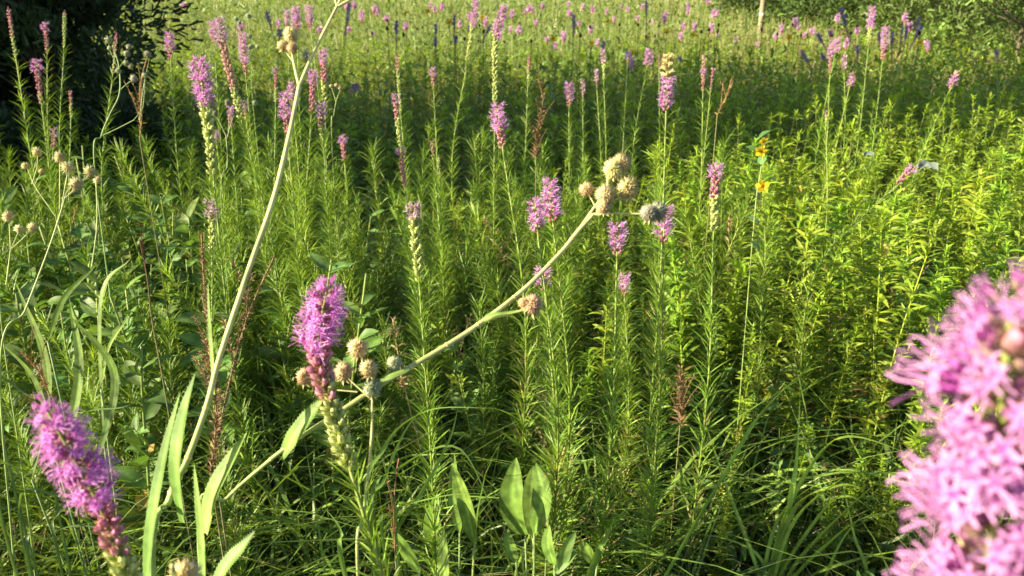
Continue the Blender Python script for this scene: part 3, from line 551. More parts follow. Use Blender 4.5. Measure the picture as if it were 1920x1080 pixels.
# ------------------------------------------------------------------ arching grass tufts
def tuft(label, blades, group=None, col=G(0.17,0.29,0.05)):
    P0=np.mean([at(*b[0][0]) for b in blades],axis=0); Gp=np.array([P0[0],P0[1],gz(P0[0],P0[1])]); r=root('grass_tuft',Gp,label,'grass plant',group); m=MB()
    for pts,w in blades:
        P=[at(*p) for p in pts]; ft=Gp+(P[0]-P0)*[.5,.5,0]
        P=bez([ft]+P,26); t=np.linspace(0,1,26); m.blade(P,w/F*pts[0][2]*np.clip((1-t)*1.8,0.05,1),col*rs.uniform(.75,1.2),side=RT+np.array([0,.4,.3]),fold=.35,across=1)
    m.build('blades',M_GRASS,r,Gp); return r
D_=2.05
KEYS+=[(1480,860,1095,40,2.05),(1560,830,1095,50,2.05),(1650,840,1060,45,2.05)]
tuft('tuft of long arching bright green grass blades at the lower right',[
 ([(1440,1090,D_),(1478,950,D_),(1540,845,D_),(1600,818,D_),(1705,850,D_)],11),([(1445,1090,D_),(1490,950,D_),(1570,910,D_),(1620,915,D_)],12),([(1450,1090,D_),(1500,960,D_),(1640,855,D_),(1655,832,D_)],9),([(1478,955,D_),(1492,870,D_),(1500,750,D_)],13),
 ([(1455,1095,D_),(1540,960,D_),(1590,930,D_),(1640,960,D_)],9),([(1470,1095,D_),(1530,1010,D_),(1660,890,D_),(1745,828,D_)],10),([(1480,1095,D_),(1560,1010,D_),(1620,970,D_),(1690,960,D_)],11),([(1500,1095,D_),(1600,1050,D_),(1700,1030,D_)],10),
 ([(1430,1095,D_),(1455,980,D_),(1510,920,D_),(1580,895,D_)],9),([(1620,1095,D_),(1600,1000,D_),(1576,890,D_)],9),([(1540,1095,D_),(1580,1010,D_),(1640,940,D_)],8),([(1425,1090,D_),(1380,960,D_),(1330,820,D_),(1318,760,D_)],8),([(1440,1100,D_),(1420,1040,D_),(1360,1010,D_),(1290,1000,D_)],7)],col=G(.27,.40,.06))
tuft('long sedge blades sweeping right from behind the bristly cluster',[([(700,1000,1.5),(720,900,1.5),(780,780,1.5),(900,700,1.5)],7),([(690,980,1.5),(720,840,1.5),(800,770,1.5),(930,765,1.5)],8),([(700,980,1.5),(745,880,1.5),(860,840,1.5),(935,985,1.5)],9),
 ([(690,1010,1.5),(700,930,1.5),(780,870,1.5),(880,820,1.5)],7),([(740,1000,1.5),(780,940,1.5),(840,830,1.5),(860,760,1.5)],9),([(720,1030,1.5),(735,960,1.5),(830,930,1.5),(905,925,1.5)],6),([(650,1090,1.3),(640,1000,1.3),(608,950,1.3)],9),([(1105,1075,1.6),(1130,1020,1.6),(1158,960,1.6)],16),([(1350,900,1.8),(1440,760,1.8),(1600,620,1.8)],9)])
# narrow long grasses in the shade to the lower left
tuft('dark wiry grass arching across the lower left shade',[([(120,1090,1.2),(110,960,1.2),(200,880,1.2),(290,860,1.2)],5),([(60,1090,1.2),(90,1010,1.2),(150,985,1.2),(260,1010,1.2)],8),([(200,1000,1.3),(260,900,1.3),(340,880,1.3)],5),([(100,900,1.3),(150,780,1.3),(240,760,1.3),(330,700,1.3)],6),
 ([(0,800,1.3),(60,740,1.3),(140,700,1.3)],6),([(40,1000,1.3),(120,930,1.3),(240,940,1.3),(340,985,1.3)],5),([(0,960,1.2),(60,880,1.2),(90,760,1.2)],6)],col=G(.11,.19,.05))

# ------------------------------------------------------------------ rusty and dark dry stalks
def dry(label, line, w, d, n=160, col=G(.22,.145,.08), twigs=3):
    P=bez([at(x,y,d) for x,y in line],16); b=P[0]; Gp=np.array([b[0],b[1],gz(b[0],b[1])]); r=root('dry_stalk',Gp,label,'dead plant','dead stalks')
    path=np.vstack([Gp,P]); m=MB(); m.tube(path,0.0015,G(.22,.21,.09),5,col2=col*1.1); m.build('stem',M_DRY,r,Gp); f=MB()
    for k in range(twigs):
        i=rs.randint(1,12); q=P[i]; e=q+np.array([rs.uniform(-1,1)*w/F*d,rs.uniform(-.5,.5)*w/F*d,rs.uniform(.04,.10)]); tp=bez([q,(q+e)/2+[0,0,.01],e],6); f.tube(tp,0.0009,col,4); feather(f,tp,n//6,0.012,0.007,col*1.2,tp=LAN2,t0=.1)
    feather(f,P,n,w/F*d*0.6,w/F*d*0.35,col*1.25,tp=LAN2,ang=(0.5,1.3),t0=0); f.build('seed_clusters',M_DRY,r,Gp); KEYS.append((P.mean() if False else line[1][0],line[-1][1],line[0][1],w*.35,d)); return r
dry('rusty dry seed stalk right behind the long bare stalk, fuller of the two',[(395,890),(405,790),(400,700),(385,560),(378,440)],32,1.25,420,twigs=6)
dry('rusty dry stalk crossing behind the middle of the long bare stalk',[(400,860),(425,740),(450,640),(478,560),(515,480)],26,1.3,260,twigs=6)
dry('rust brown branching stalks standing in the shaded band',[(1005,300),(1010,240),(1018,190),(1010,150)],30,2.8,130,G(.17,.115,.06),6)
dry('small rusty withered stalk amid the goldenrod below the middle',[(1275,800),(1278,740),(1275,690)],36,2.0,160,G(.20,.13,.07),6)
dry('thin dark maroon seed stalk among the left broad leaves',[(300,680),(285,600),(276,520),(262,450)],12,1.6,110,G(.10,.05,.03),1)
dry('thin reddish twig low beside the sedge blades',[(742,1050),(738,980),(742,900),(748,860)],14,1.5,60,G(.24,.11,.06),3)
dry('tan withered branching sprig below the olive round heads',[(262,260),(266,215),(262,165),(275,110)],22,2.1,50,G(.36,.24,.10),8)
dry('faint brown spent stalk near the left edge of the grass',[(100,760),(75,700),(40,660)],22,1.7,80,G(.25,.13,.07),4)
dry('small tan withered sprig above the goldenrod in the middle right',[(1345,215),(1360,185),(1372,160)],14,2.6,80,G(.36,.22,.10),4)

# ------------------------------------------------------------------ yellow flowered plant
def yellow_flower(m, c, r_, d):
    k=5; a=np.arange(k)*2*math.pi/k+rs.uniform(0,6); f=nrm(np.array([-.4,-.8,.4])); u=nrm(np.cross(f,[0,0,1])); v=np.cross(u,f)
    D=u*np.cos(a)[:,None]+v*np.sin(a)[:,None]+f*0.35; spray(m,[leaf_tpl(3,0.5,0.2,0.75,0.6,0.3)],np.repeat(c[None],k,0),D,np.full(k,r_),G(.80,.52,.015),up=np.repeat(f[None],k,0))
    m.raw(IV*r_*0.25+c+f*r_*.15,G(.5,.25,.02),None,IT)
dq=2.2; base=at(1418,560,dq); Gp=np.array([base[0],base[1],0]); r=root('yellow_flowered_plant',Gp,'thin plant with three yellow flowers and grey green round leaves among goldenrod','wildflower')
P=bez([Gp,at(1412,440,dq),at(1425,330,dq),at(1437,255,dq)],20); m=MB(); m.tube(P,.0017,G(.22,.30,.08),5); m.build('stem',M_STEM,r,Gp)
m=MB(); 
for (x,y) in [(1400,275),(1440,248),(1405,300),(1418,365),(1402,365),(1412,392),(1403,408),(1412,435),(1410,432),(1430,300),(1398,440),(1415,460)]:
    c=at(x,y,dq); q=at(1424,y+10,dq); spray(m,[leaf_tpl(4,.6,.2,.62,.5,.1,across=2)],q[None],(c-q)[None]+[0,0,.01],np.array([.038]),G(.13,.25,.08))
m.build('foliage',M_BROAD,r,Gp)
for x,y,q in [(1433,266,7),(1427,284,9),(1430,350,10)]:
    m=MB(); yellow_flower(m,at(x,y,dq-.03),q/F*dq*1.3,dq); m.build('flower',M_PETAL,r,Gp); KEYS.append((x,y-10,y+4,9,dq))
for i,(x,y) in enumerate([(1109,82),(1037,73),(843,42),(1215,70),(905,32),(1186,98),(1140,40),(802,22),(1300,66),(1480,70),(930,75),(1250,60),(1725,80),(760,25)]):
    d=rs.uniform(5.5,8); c=at(x,y,d); Gq=np.array([c[0],c[1]+.05,gz(c[0],c[1]+.05)]); r=root('yellow_daisy',Gq,'small yellow daisy-like flower dotted in the far grass','wildflower','yellow flowers in the far grass')
    m=MB(); m.tube(bez([Gq,c],5),.002,LG*1.5,4); feather(m,bez([Gq,c],6),24,.12,.05,LG,tp=LAN2); m.build('stem',M_LEAF,r,Gq); m=MB(); yellow_flower(m,c,.028,d); m.build('flower',M_PETAL,r,Gq)
# dark spent coneflower heads in the far grass
for i in range(46):
    x=rs.uniform(690,1760); y=rs.uniform(38,82); d=rs.uniform(5.2,9); c=at(x,y,d); Gq=np.array([c[0],c[1]+.04,gz(c[0],c[1]+.04)])
    if i==0 or True:
        r=root('spent_seed_head',Gq,'dark spent seed head on a thin stalk in the far grass','dead flower','dark seed heads in the far grass')
        m=MB(); m.tube(bez([Gq,(Gq+c)/2+[rs.uniform(-.03,.03),0,0],c],6),.0018,G(.16,.15,.06),4); m.build('stalk',M_DRY,r,Gq); m=MB(); m.inst(HT[('g',1)],np.eye(3)[None],c[None],np.array([[.010,.010,.015]]),G(.14,.08,.06)[None]); m.build('seed_head',M_DRY,r,Gq)

# ------------------------------------------------------------------ two pale crumpled scraps caught in the goldenrod
def scrap(label,c,w,h,seed):
    n=22; u,v=np.meshgrid(np.linspace(-1,1,n),np.linspace(-1,1,n)); m=MB(); P=[]
    for a,b in zip(u.ravel(),v.ravel()):
        q=Vector((a*1.3+seed,b*1.3,seed*.7)); k=mnoise.noise(q)*.5+mnoise.noise(q*2.7)*.22
        P.append((a*w*(1+.15*mnoise.noise(q*2)),b*h*.5-.02*a*a*w/.05,b*h*.8-a*a*h*.7+k*h*1.1))
    P=np.array(P); i=np.arange(n*n).reshape(n,n); Q=np.stack([i[:-1,:-1],i[:-1,1:],i[1:,1:],i[1:,:-1]],-1).reshape(-1,4); back=P+np.array([0,.0006,-.0006])
    m.raw(P,G(.17,.21,.17),Q); m.raw(back,G(.22,.25,.24),Q[:,::-1]); o=m.build('crumpled_scrap',M_ROCK,None); o.location=c; return tag(o,label,'litter','pale scraps caught in the goldenrod')
scrap('larger crumpled pale grey scrap caught in the goldenrod behind the bent spike',at(1738,307,2.5),.030,.013,3)
scrap('smaller dark edged pale scrap glimpsed through the goldenrod',at(1628,287,2.8),.018,.007,8)
KEYS.append((1738,292,294,14,2.5)); KEYS.append((1625,278,280,8,2.8))

# ------------------------------------------------------------------ repeated plants: templates, then copies
def wobble_path(h,lean,n=14,c=0.03):
    t=np.linspace(0,1,n); a=rs.uniform(0,6.28); return np.stack([lean*h*t**1.7*math.cos(a)+c*np.sin(t*3+a)*t,lean*h*t**1.7*math.sin(a)+c*np.cos(t*2.3+a)*t,h*t],-1)
def proto_goldenrod(h,col,ll=.062,nl=95,lean=.08):
    r=root('goldenrod',(0,0,0),None,'leafy plant'); p=wobble_path(h,lean); m=MB(); m.tube(p,np.linspace(.0028,.0012,len(p)),G(.30,.28,.09)*rs.uniform(.8,1.1),5,col2=col*1.6); m.build('stem',M_STEM,r)
    f=MB(); feather(f,p,nl,ll*1.05,ll*.8,col,tp=LAN,ang=(.35,.95),t0=.12,t1=.97); feather(f,p,26,ll*.7,ll*.4,col*1.25,tp=LAN,ang=(.8,1.35),t0=.93,t1=1.0)
    # short leafy side shoots
    for k in range(rs.randint(2,7)):
        i=rs.randint(6,12); a=rs.uniform(0,6.28); q=p[i]; e=q+np.array([math.cos(a)*.05,math.sin(a)*.05,.08]); feather(f,bez([q,e],6),16,ll*.55,ll*.35,col*1.1,tp=LAN,ang=(.4,1.1))
    f.build('foliage',M_LEAF,r); return r
def proto_feather(h,col,nl=330,l0=.14,l1=.07):
    r=root('blazing_star_stalk',(0,0,0),None,'leafy plant'); p=wobble_path(h,.10); m=MB(); m.tube(p,np.linspace(.003,.0016,len(p)),GRN*.7,5); m.build('stem',M_STEM,r)
    f=MB(); feather(f,p,nl,l0,l1,col,tp=LIN,ang=(.72,1.2),t0=.03); feather(f,p,20,l1,l1*.6,col*1.25,tp=LIN2,ang=(1.1,1.4),t0=.95); f.build('foliage',M_LEAF,r); return r
def proto_herb(h,col):
    r=root('broad_leaved_herb',(0,0,0),None,'leafy plant'); p=wobble_path(h,.12); m=MB(); m.tube(p,np.linspace(.0035,.0018,len(p)),GRN*.8,5); m.build('stem',M_STEM,r)
    f=MB(); feather(f,p,30,.085,.05,col,tp=OVA,ang=(.35,.9),t0=.2); f.build('foliage',M_BROAD,r); return r
GC=G(0.24,0.33,0.028)
PG=[proto_goldenrod(rs.uniform(.85,1.02),GC*G(*(rs.uniform(.82,1.06),rs.uniform(.92,1.08),1)),rs.uniform(.055,.082),rs.randint(135,185),rs.uniform(.03,.16)) for _ in range(14)]
PF=[proto_feather(rs.uniform(.95,1.15),LG*rs.uniform(.85,1.1)) for _ in range(8)]
PD=[proto_goldenrod(rs.uniform(.8,1.0),G(.30,.22,.11),.05,34,.25) for _ in range(3)]
PH=[proto_herb(rs.uniform(.55,.75),G(.12,.215,.05)*rs.uniform(.85,1.1)) for _ in range(6)]
USED=set()
def clear_height(x,y,h):
    """how tall a plant may stand here without covering a flower that the photograph shows"""
    px,pt,z=proj((x,y,gz(x,y)+h)); lim=h
    m=0.06 if h<1.3 else 0.03
    for kx,k0,k1,hw,kd in KEYS:
        if z<kd-0.03 and abs(px-kx)<hw+0.045*F/z and pt<k1+8:
            zz=(x,y,0); a=(k1+10-540)/F   # height at this distance that projects to just under the flower
            hh=1.6+z*(-math.sin(PITCH)-a*math.cos(PITCH)); lim=min(lim,hh-gz(x,y))
    for (cx,cy,ln,wd,cap) in ((.70,1.80,1.0,.30,.42),(.95,1.85,.8,.25,.42),(.04,1.55,1.0,.22,.34)):     # open lanes that let the low sun in
        rx,ry=x-cx,y-cy; al=-rx*.963-ry*.27; pe=abs(-rx*.27+ry*.963)
        if -.1<al<ln and pe<wd: lim=min(lim,cap)
    return lim
def put(protos,x,y,h,label,group,minh=.3,tilt=.11):
    h2=clear_height(x,y,h)
    if h2<minh: return False
    i=rs.randint(len(protos)); p=protos[i]; hp=max(v.co.z for v in p.children[0].data.vertices) if 'hp' not in p else p['hp']
    p['hp']=hp; 
    loc=(x,y,gz(x,y)-.01); tl=(rs.normal(0,tilt),rs.normal(0,tilt)); rz=rs.uniform(0,6.28); sc=h2/hp
    dup(p,loc,rz,sc,label,group,tl); return True
def field(n, ymin,ymax, xf=0.66, pxmin=-60, pxmax=1980, power=1.0, mind=.055):
    out=[]; tries=0
    while len(out)<n and tries<n*60:
        tries+=1; y=ymin+(ymax-ymin)*rs.uniform()**power; x=rs.uniform(-xf,xf)*y*1.05; px,_,z=proj((x,y,.7))
        if not(pxmin<px<pxmax): continue
        if any((x-a)**2+(y-b)**2<mind**2 for a,b in out): continue
        out.append((x,y))
    return out
def dens_gold(px): return 1/(1+math.exp(-(px-1150)/110))
cnt=0
cand=sorted(field(1500,1.75,6.2,power=.85,mind=.06),key=lambda p:p[1])
GL='slender leafy bright green goldenrod stalk in the dense stand, not yet in flower'
rest=[]
for x,y in cand:
    px,_,z=proj((x,y,.8))
    if rs.uniform()>dens_gold(px)*.95+.05+(0.10 if y>3 else 0): continue
    h=rs.uniform(.62,1.0)*(1 if px>1250 else .85)*(0.82 if y<2.1 else 1)
    if cnt<296 and y<4.6:
        if put(PG,x,y,h,GL,'goldenrod stand'): cnt+=1
    else: rest.append((x,y,h))
print('goldenrod',cnt,'rest',len(rest))
nf=0
for x,y in sorted((p for p in field(560,1.7,4.6,power=.9,mind=.08,pxmax=1500) if math.sin(p[0]*5+1)*math.sin(p[1]*4.3)+.5*math.sin(p[0]*11)>-.35),key=lambda p:p[1]):
    px,_,z=proj((x,y,.8))
    if px>1150 and rs.uniform()<.7: continue
    if nf<185 and put(PF,x,y,rs.uniform(.72,1.10)*(0.85 if y<2 else 1),'green feathery blazing star stalk without a flower spike, in the thick of the meadow','flowerless feathery stalks',.35): nf+=1
print('feathery',nf)
nh=0
for x,y in field(210,1.75,3.2,mind=.08,pxmax=620):
    px,_,z=proj((x,y,.6)); 
    if 60<px<400 or rs.uniform()<.3:
        if put(PH,x,y,rs.uniform(.6,.92),'leafy green herb with broad pointed leaves left of the long bare stalk','broad leaved herbs',.25,.12): nh+=1
for (x,y) in [(rs.uniform(.1,.6)*q,q) for q in rs.uniform(1.75,3.2,26)]+[(at(1045,700,1.9)[0],1.9),(at(900,640,1.9)[0],2.0),(at(1530,560,2)[0],2.0),(at(1160,640,1.9)[0],1.95),(at(1330,940,1.8)[0],1.85)]:
    put(PH,x,y,rs.uniform(.5,.7),'leafy herb with broad pointed leaves among the goldenrod','herbs among goldenrod',.25)
nd=0
for x,y in field(60,1.8,4.4,mind=.2,pxmax=1950):
    if nd<30 and put(PD,x,y,rs.uniform(.6,.95),'withered straw brown leafless looking stalk leaning among green plants','withered stalks among the green',.3,.22): nd+=1
for o_ in list(COL.objects):
    if o_.get('group')=='withered stalks among the green' and o_.parent is None: o_['category']='dead plant'; o_.name='withered_stalk'

for p in PG+PF+PH+PD:
    for ch in list(p.children): bpy.data.objects.remove(ch)
    bpy.data.objects.remove(p)

# ------------------------------------------------------------------ masses nobody could count
def arr(ps): return np.array(ps)
def gold_mass(pts,mb,tp=LAN2,nl=38,ll=.088,col=GC,t0=.3):
    for x,y,h in pts:
        b=np.array([x,y,gz(x,y)]); p=wobble_path(h,.08,6)+b; mb.tube(p,.0018,GRN*.6,3); feather(mb,p,nl,ll,ll*.7,col*rs.uniform(.8,1.2),tp=tp,ang=(.35,1.0),t0=t0); feather(mb,p,9,ll*.7,ll*.5,col*1.3,tp=tp,ang=(.9,1.4),t0=.95)
fill=[]
for x,y in field(420,2.5,4.7,power=.9,mind=.05):
    px=proj((x,y,.8))[0]
    if rs.uniform()<dens_gold(px)*.9+.12:
        h=clear_height(x,y,rs.uniform(.5,.86))
        if h>.25: fill.append((x,y,h))
mass=MB(); gold_mass(rest+fill,mass,tp=LAN2,nl=60,ll=.07)
extra=[]
n_e=2300
while len(extra)<n_e:
    y=4.4+rs.uniform()**1.3*8.5; x=rs.uniform(-.72,.72)*y+rs.uniform(-1,1); px,_,z=proj((x,y,.8))
    h=rs.uniform(.62,.95) if px>1100 else rs.uniform(.55,.88)
    if y>9.5: h*=.85
    extra.append((x,y,min(h,max(.3,clear_height(x,y,h)))))
gold_mass(extra,mass,nl=30)
for sgn in (-1,1):                                   # the same growth goes on beside the frame
    side=[(sgn*(.68*y+rs.uniform(.1,1.6)),y,rs.uniform(.6,.9)) for y in rs.uniform(.8,5,130)]
    if sgn<0: side+=[(-(.70*y+.25+rs.uniform(0,.9)),y,rs.uniform(1.0,1.38)) for y in rs.uniform(.7,2.3,26)]  # taller unseen stalks added to shade the lower left
    gold_mass(side,mass,nl=40)
o=mass.build('goldenrod_thicket',M_LEAF); tag(o,'mass of leafy green goldenrod and other stalks stretching back into the meadow','undergrowth','meadow cover',kind='stuff')

def blades(n,xr,yr,hr,wr,colr,lean=(.1,.7),pw=1.0,nseg=4,name='undergrowth',label='',cond=None,mat_=None,kd=True):
    y=yr[0]+(yr[1]-yr[0])*rs.uniform(size=n)**pw; x=rs.uniform(-1,1,n)*(xr[0]*y+xr[1]); h=rs.uniform(*hr,n)
    if cond is not None: k=cond(x,y,h); x,y,h=x[k],y[k],h[k]
    k=len(x); z=ground(x,y)
    t=np.linspace(0,1,nseg+1); a=rs.uniform(0,6.283,k); ln=rs.uniform(*lean,k); 
    bend=ln[:,None]*h[:,None]*t[None]**rs.uniform(1.3,2.4,k)[:,None]; zz=h[:,None]*(t[None]-.35*ln[:,None]*t[None]**3)
    P=np.stack([x[:,None]+np.cos(a)[:,None]*bend,y[:,None]+np.sin(a)[:,None]*bend,z[:,None]+zz],-1)
    sa=a+rs.uniform(-1.2,1.2,k)+1.57; sd=np.stack([np.cos(sa),np.sin(sa),np.zeros(k)],-1); w=rs.uniform(*wr,k)[:,None]*np.clip((1-t)*1.7,.06,1)[None]
    V=np.stack([P-sd[:,None]*w[...,None]*.5,P+sd[:,None]*w[...,None]*.5],2)       # k, seg, 2, 3
    n_=(nseg+1)*2; idx=np.arange(nseg)*2; q=np.stack([idx,idx+1,idx+3,idx+2],-1); Q=(q[None]+(np.arange(k)*n_)[:,None,None]).reshape(-1,4)
    c=np.asarray(colr[0])+(np.asarray(colr[1])-np.asarray(colr[0]))*rs.uniform(size=(k,1)); C=np.repeat(c,n_,0)
    return V.reshape(-1,3),C,Q
KA=np.array([(k[0],k[2],k[4],k[3]) for k in KEYS])
def keep(x,y,h):
    """leave out blades that would stand right in front of a nearer flower head"""
    z_=ground(x,y)+h*.9; v=np.stack([x,y,z_],-1)-EYE; zc=np.maximum(v@FW,.01); px=960+F*x/zc; py=540-F*(v@UP)/zc; ok=np.ones(len(x),bool)
    for kx,ky,kd,hw in KA: ok&=~((zc<kd)&(np.abs(px-kx)<hw+14)&(py<ky))
    return ok
g=MB()
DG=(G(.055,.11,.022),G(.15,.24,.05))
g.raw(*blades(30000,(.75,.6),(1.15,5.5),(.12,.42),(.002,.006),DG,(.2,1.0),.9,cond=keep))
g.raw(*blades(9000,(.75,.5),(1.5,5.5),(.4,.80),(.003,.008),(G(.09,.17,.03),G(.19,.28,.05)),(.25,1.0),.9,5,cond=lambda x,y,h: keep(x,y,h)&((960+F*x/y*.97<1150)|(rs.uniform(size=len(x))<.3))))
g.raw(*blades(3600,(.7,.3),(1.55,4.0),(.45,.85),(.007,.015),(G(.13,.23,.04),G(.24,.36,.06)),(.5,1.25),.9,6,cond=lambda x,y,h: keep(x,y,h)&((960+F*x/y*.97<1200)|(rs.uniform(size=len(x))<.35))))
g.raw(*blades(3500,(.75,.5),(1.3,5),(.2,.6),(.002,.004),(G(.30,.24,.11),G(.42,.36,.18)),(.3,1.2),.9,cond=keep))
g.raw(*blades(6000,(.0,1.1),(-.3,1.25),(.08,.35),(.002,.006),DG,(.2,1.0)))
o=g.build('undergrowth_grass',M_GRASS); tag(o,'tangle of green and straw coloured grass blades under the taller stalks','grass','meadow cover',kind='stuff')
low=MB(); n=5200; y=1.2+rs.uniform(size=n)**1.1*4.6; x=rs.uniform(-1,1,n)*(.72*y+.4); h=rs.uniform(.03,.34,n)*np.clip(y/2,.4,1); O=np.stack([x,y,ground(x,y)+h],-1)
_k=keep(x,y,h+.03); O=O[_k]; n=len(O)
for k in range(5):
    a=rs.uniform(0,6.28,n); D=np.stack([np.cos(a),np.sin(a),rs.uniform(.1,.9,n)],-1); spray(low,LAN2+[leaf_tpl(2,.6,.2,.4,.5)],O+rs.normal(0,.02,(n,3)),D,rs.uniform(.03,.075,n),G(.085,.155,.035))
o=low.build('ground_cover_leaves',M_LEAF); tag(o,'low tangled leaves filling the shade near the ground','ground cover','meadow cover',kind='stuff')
# far field: paler, drier grass with seed heads
fg=MB()
def far_blades(*a,**k):
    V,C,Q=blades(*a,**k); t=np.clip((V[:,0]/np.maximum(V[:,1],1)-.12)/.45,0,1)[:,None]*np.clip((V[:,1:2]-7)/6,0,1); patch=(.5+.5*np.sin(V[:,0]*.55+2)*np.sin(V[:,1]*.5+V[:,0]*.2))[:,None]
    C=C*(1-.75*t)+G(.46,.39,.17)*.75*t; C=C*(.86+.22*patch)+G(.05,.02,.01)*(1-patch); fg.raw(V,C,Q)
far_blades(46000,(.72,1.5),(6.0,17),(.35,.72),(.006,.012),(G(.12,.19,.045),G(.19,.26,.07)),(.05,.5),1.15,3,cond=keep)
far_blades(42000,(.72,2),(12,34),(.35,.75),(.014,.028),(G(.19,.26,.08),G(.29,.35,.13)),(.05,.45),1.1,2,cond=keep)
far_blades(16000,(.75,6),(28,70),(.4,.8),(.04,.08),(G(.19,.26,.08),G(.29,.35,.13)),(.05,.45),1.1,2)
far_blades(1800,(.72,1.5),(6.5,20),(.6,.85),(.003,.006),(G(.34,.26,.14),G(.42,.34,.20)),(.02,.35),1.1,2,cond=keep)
n=26000; y=6+rs.uniform(size=n)**1.3*20; x=rs.uniform(-1,1,n)*(.72*y+1); O=np.stack([x,y,ground(x,y)+rs.uniform(.3,.78,n)],-1); a=rs.uniform(0,6.28,n)
spray(fg,LAN2,O,np.stack([np.cos(a),np.sin(a),rs.uniform(.3,1.4,n)],-1),rs.uniform(.05,.10,n)*(1+y/20),G(.15,.24,.045))
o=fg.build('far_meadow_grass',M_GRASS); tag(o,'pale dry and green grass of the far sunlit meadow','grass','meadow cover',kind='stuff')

# ------------------------------------------------------------------ ground
n=220; gx=np.sinh(np.linspace(-5.2,5.2,n))/np.sinh(5.2)*420; gy=np.sinh(np.linspace(-5.2,5.2,n))/np.sinh(5.2)*420+3
X,Y=np.meshgrid(gx,gy); Z=ground(X,Y); V=np.stack([X,Y,Z],-1).reshape(-1,3); i=np.arange(n*n).reshape(n,n)
Q=np.stack([i[:-1,:-1],i[:-1,1:],i[1:,1:],i[1:,:-1]],-1).reshape(-1,4); m=MB(); far=np.clip((V[:,1:2]-6)/12,0,1); m.raw(V,G(.050,.042,.022)*(1-far)+G(.13,.15,.045)*far,Q)
M_SOIL=mat('soil',.95,0,.1,6,.5,bump=.5,hue=False); tag(m.build('ground',M_SOIL),'dark soil of the meadow','ground',kind='structure')

# ------------------------------------------------------------------ trees and shrubs
def tree(name,label,cat,loc,h,crown,trunk_h,col,nleaf,leafsz,group=None,seed=0,nclump=60,tr=.16,low=.12,skirt=False):
    """crown: (rx,ry) radii; clumps of leaves hung on limbs inside an uneven egg"""
    global rs
    keep_rs=rs; rs=np.random.RandomState(seed); r=root(name,loc,label,cat,group); L=np.zeros(3); tk=MB()
    p=np.array([[0,0,-.1],[.05,.02,h*.3],[-.04,.05,h*.6],[.03,0,h*.92]]); tp=bez(p,14); tk.tube(tp,np.linspace(tr,tr*.15,14),G(.12,.095,.07),8)
    C=[];S_=[]
    for k in range(nclump):
        f=rs.uniform(low,1)**.9; prof=(1.08-f)**.55 if skirt else math.sin(min(1,(f*.85+.13))*math.pi)**.6; a=rs.uniform(0,6.28); q=math.sqrt(rs.uniform(.15,1))*rs.uniform(.8,1.12)
        c=np.array([math.cos(a)*crown[0]*prof*q,math.sin(a)*crown[1]*prof*q,f*h]); C.append(c); S_.append(rs.uniform(.55,1.25))
        j=int(np.clip(f*.8*13,1,12)); st=tp[j]; tk.tube(bez([st,(st+c)/2+[0,0,-.04*h*.3],c],6),np.linspace(tr*.25,tr*.05,6),G(.12,.095,.07),5)
    tk.build('trunk',M_BARK,r); cr=MB(); C=np.array(C); S_=np.array(S_); k=rs.randint(0,nclump,nleaf); cs=crown[0]*.24
    off=rs.normal(0,1,(nleaf,3)); off=off/np.maximum(np.linalg.norm(off,axis=1,keepdims=True),1e-6)*rs.uniform(.25,1,(nleaf,1))**.5*cs*S_[k][:,None]*np.array([1.15,1.15,.8]); O=C[k]+off
    O[:,2]=np.maximum(O[:,2],.05); D=nrm(off+rs.normal(0,.5*cs,(nleaf,3))+[0,0,.1]); cc=col*(1+rs.normal(0,.16,(nclump,1))[k]); R=frames(D,roll=rs.uniform(0,6,nleaf)); cr.inst(LEAFLET,R,O,leafsz*rs.uniform(.6,1.3,nleaf),np.clip(cc*(1+rs.normal(0,.12,(nleaf,1))),0,1))
    cr.build('crown',M_TREE,r); rs=keep_rs; return r
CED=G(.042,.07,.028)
tree('cedar_tree','dark dense tree in shade filling the upper left corner','tree',(-4.0,5.2,0),6.0,(1.9,1.7),.3,CED,170000,.06,'trees at the left edge',3,150,low=.0,skirt=True)
t2=tree('cedar_tree','tall evergreen casting the shade band, outside the left edge','tree',(-6.1,3.7,0),9.5,(1.75,1.45),.3,CED,70000,.10,'trees at the left edge',5,120,low=.02,skirt=True)
dup(t2,(-8.9,3.1,0),1.2,1.15,'evergreen farther out beyond the left edge'); dup(t2,(-6.9,5.5,0),2.6,.8,'evergreen behind the dark corner tree')
dup(t2,(-12.5,2.3,0),3.6,1.3,'evergreen at the outer end of the left row')
for i,(x,y,h,q) in enumerate([(-2.85,5.0,2.4,.8),(-3.4,4.6,2.0,.7),(-3.9,6.3,2.8,1.1),(-3.35,6.1,2.2,.8)]):
    tree('cedar_shrub',['young dark evergreen shrub at the right foot of the dark corner tree','low dark evergreen shrub in front of the dark corner tree','tall dark evergreen shrub behind the corner tree','dark evergreen shrub peeping out right behind the corner tree'][i],'shrub',(x,y,gz(x,y)),h,(q,q),.2,CED,26000,.055,'trees at the left edge',30+i,60,tr=.04,low=0,skirt=True)
def at_ground(px,py): p=gpt(px,py); return (p[0],p[1],gz(p[0],p[1]))
GRB=G(.085,.14,.028)
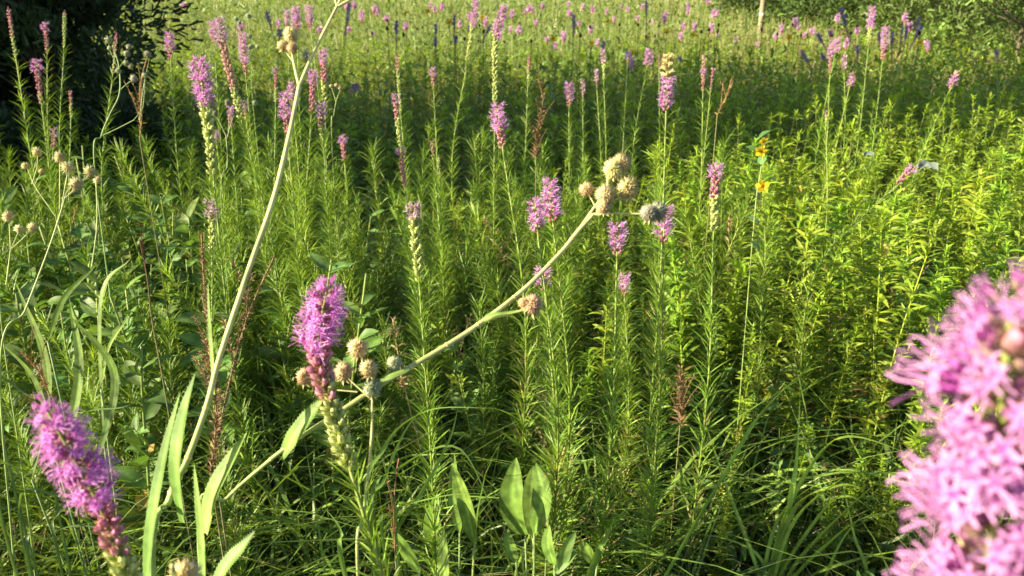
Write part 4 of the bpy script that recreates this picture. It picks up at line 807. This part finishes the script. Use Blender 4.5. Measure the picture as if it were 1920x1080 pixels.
for px,py,h,rx,col,lab,sd in [
  (1905,88,3.4,1.5,GRB*1.25,'bright green rounded shrub at the far right edge',11),(1800,62,3.4,1.7,GRB*.9,'mid green shrub left of the bright one',12),(1700,40,3.6,1.9,GRB*.8,'olive shrub in the middle of the far thicket',13),
  (1610,26,4,1.9,GRB*.75,'dull green shrub at the left part of the far thicket',14),(1520,14,4,1.8,GRB*.6,'dark small shrub at the left end of the far thicket',15),(1455,6,4,1.6,GRB*.45,'darkest low shrub next to the wooden post',16),
  (1860,30,6.5,2.4,GRB*.7,'taller tree behind the bright green shrub',17),(1740,18,6.5,2.6,GRB*.55,'taller dark tree behind the middle of the far thicket',18),(1640,8,7,2.6,GRB*.5,'taller dark tree behind the dull green shrub',19)]:
    l=at_ground(px,py); k=max(1,l[1]/16); tree('shrub' if h<4.1 else 'leafy_tree',lab,'shrub' if h<4.1 else 'tree',l,h,(rx,rx*.85),.2,col,15000,.085*k,'far thicket',sd,70,tr=.03,low=0,skirt=True)
# wooden post
b=at(1425,60,16); b=(b[0],b[1],gz(b[0],b[1])); bl=np.array(b); dpt=proj(bl)[2]; rr=4.6/F*dpt; m=MB(); hh=2.6
P=np.array([[0,0,-.2],[0,0,hh*.3],[.01,0,hh*.7],[.02,0,hh]]); m.tube(bez(P,12),np.linspace(rr*1.05,rr*.92,12),G(.30,.25,.16),12); m.tube([[.02,0,hh],[.02,0,hh+.02]],[rr*.98,rr*.7],G(.34,.3,.2),12)
r=root('wooden_post',b,'weathered pale wooden post standing in the far grass','post'); m.build('post_shaft',M_WOOD,r)
m=MB(); zb=at(1425,29,16)[2]-b[2]; m.tube([[.005,0,zb],[.005,0,zb+.05]],[rr*1.12,rr*1.12],G(.45,.44,.38),12); m.build('pale_band',M_WOOD,r)

# ------------------------------------------------------------------ camera, sun, sky
cd=bpy.data.cameras.new('camera'); cam=bpy.data.objects.new('camera',cd); COL.objects.link(cam); S.camera=cam
cam.location=EYE; cam.rotation_euler=(math.radians(90)-PITCH,0,0); cd.sensor_width=36; cd.lens=F/W*36; cd.clip_start=.02; cd.clip_end=2000
cd.dof.use_dof=True; cd.dof.focus_distance=1.25; cd.dof.aperture_fstop=10.5
SUN_EL=math.radians(24); sdir=np.array([-.963,-.27,0]); sdir/=np.linalg.norm(sdir); sv=Vector((sdir[0]*math.cos(SUN_EL),sdir[1]*math.cos(SUN_EL),math.sin(SUN_EL)))
sl=bpy.data.lights.new('sun','SUN'); sl.energy=5.0; sl.angle=math.radians(.53); sl.color=(1,.86,.62); so=bpy.data.objects.new('sun',sl); COL.objects.link(so); so.rotation_euler=sv.to_track_quat('Z','Y').to_euler(); so.location=(-20,-8,12)
w=bpy.data.worlds.new('World'); S.world=w; w.use_nodes=True; nt=w.node_tree; bg=nt.nodes['Background']; sk=nt.nodes.new('ShaderNodeTexSky'); sk.sky_type='NISHITA'; sk.sun_disc=False; sk.sun_elevation=SUN_EL; sk.sun_rotation=math.atan2(sdir[0],sdir[1])
nt.links.new(sk.outputs[0],bg.inputs['Color']); bg.inputs['Strength'].default_value=.072
S.view_settings.view_transform='Standard'; S.view_settings.look='None'; S.view_settings.exposure=1.62; S.view_settings.gamma=1
S.render.engine='CYCLES'; S.cycles.max_bounces=6; S.cycles.transmission_bounces=3; S.cycles.diffuse_bounces=3; S.cycles.use_denoising=True
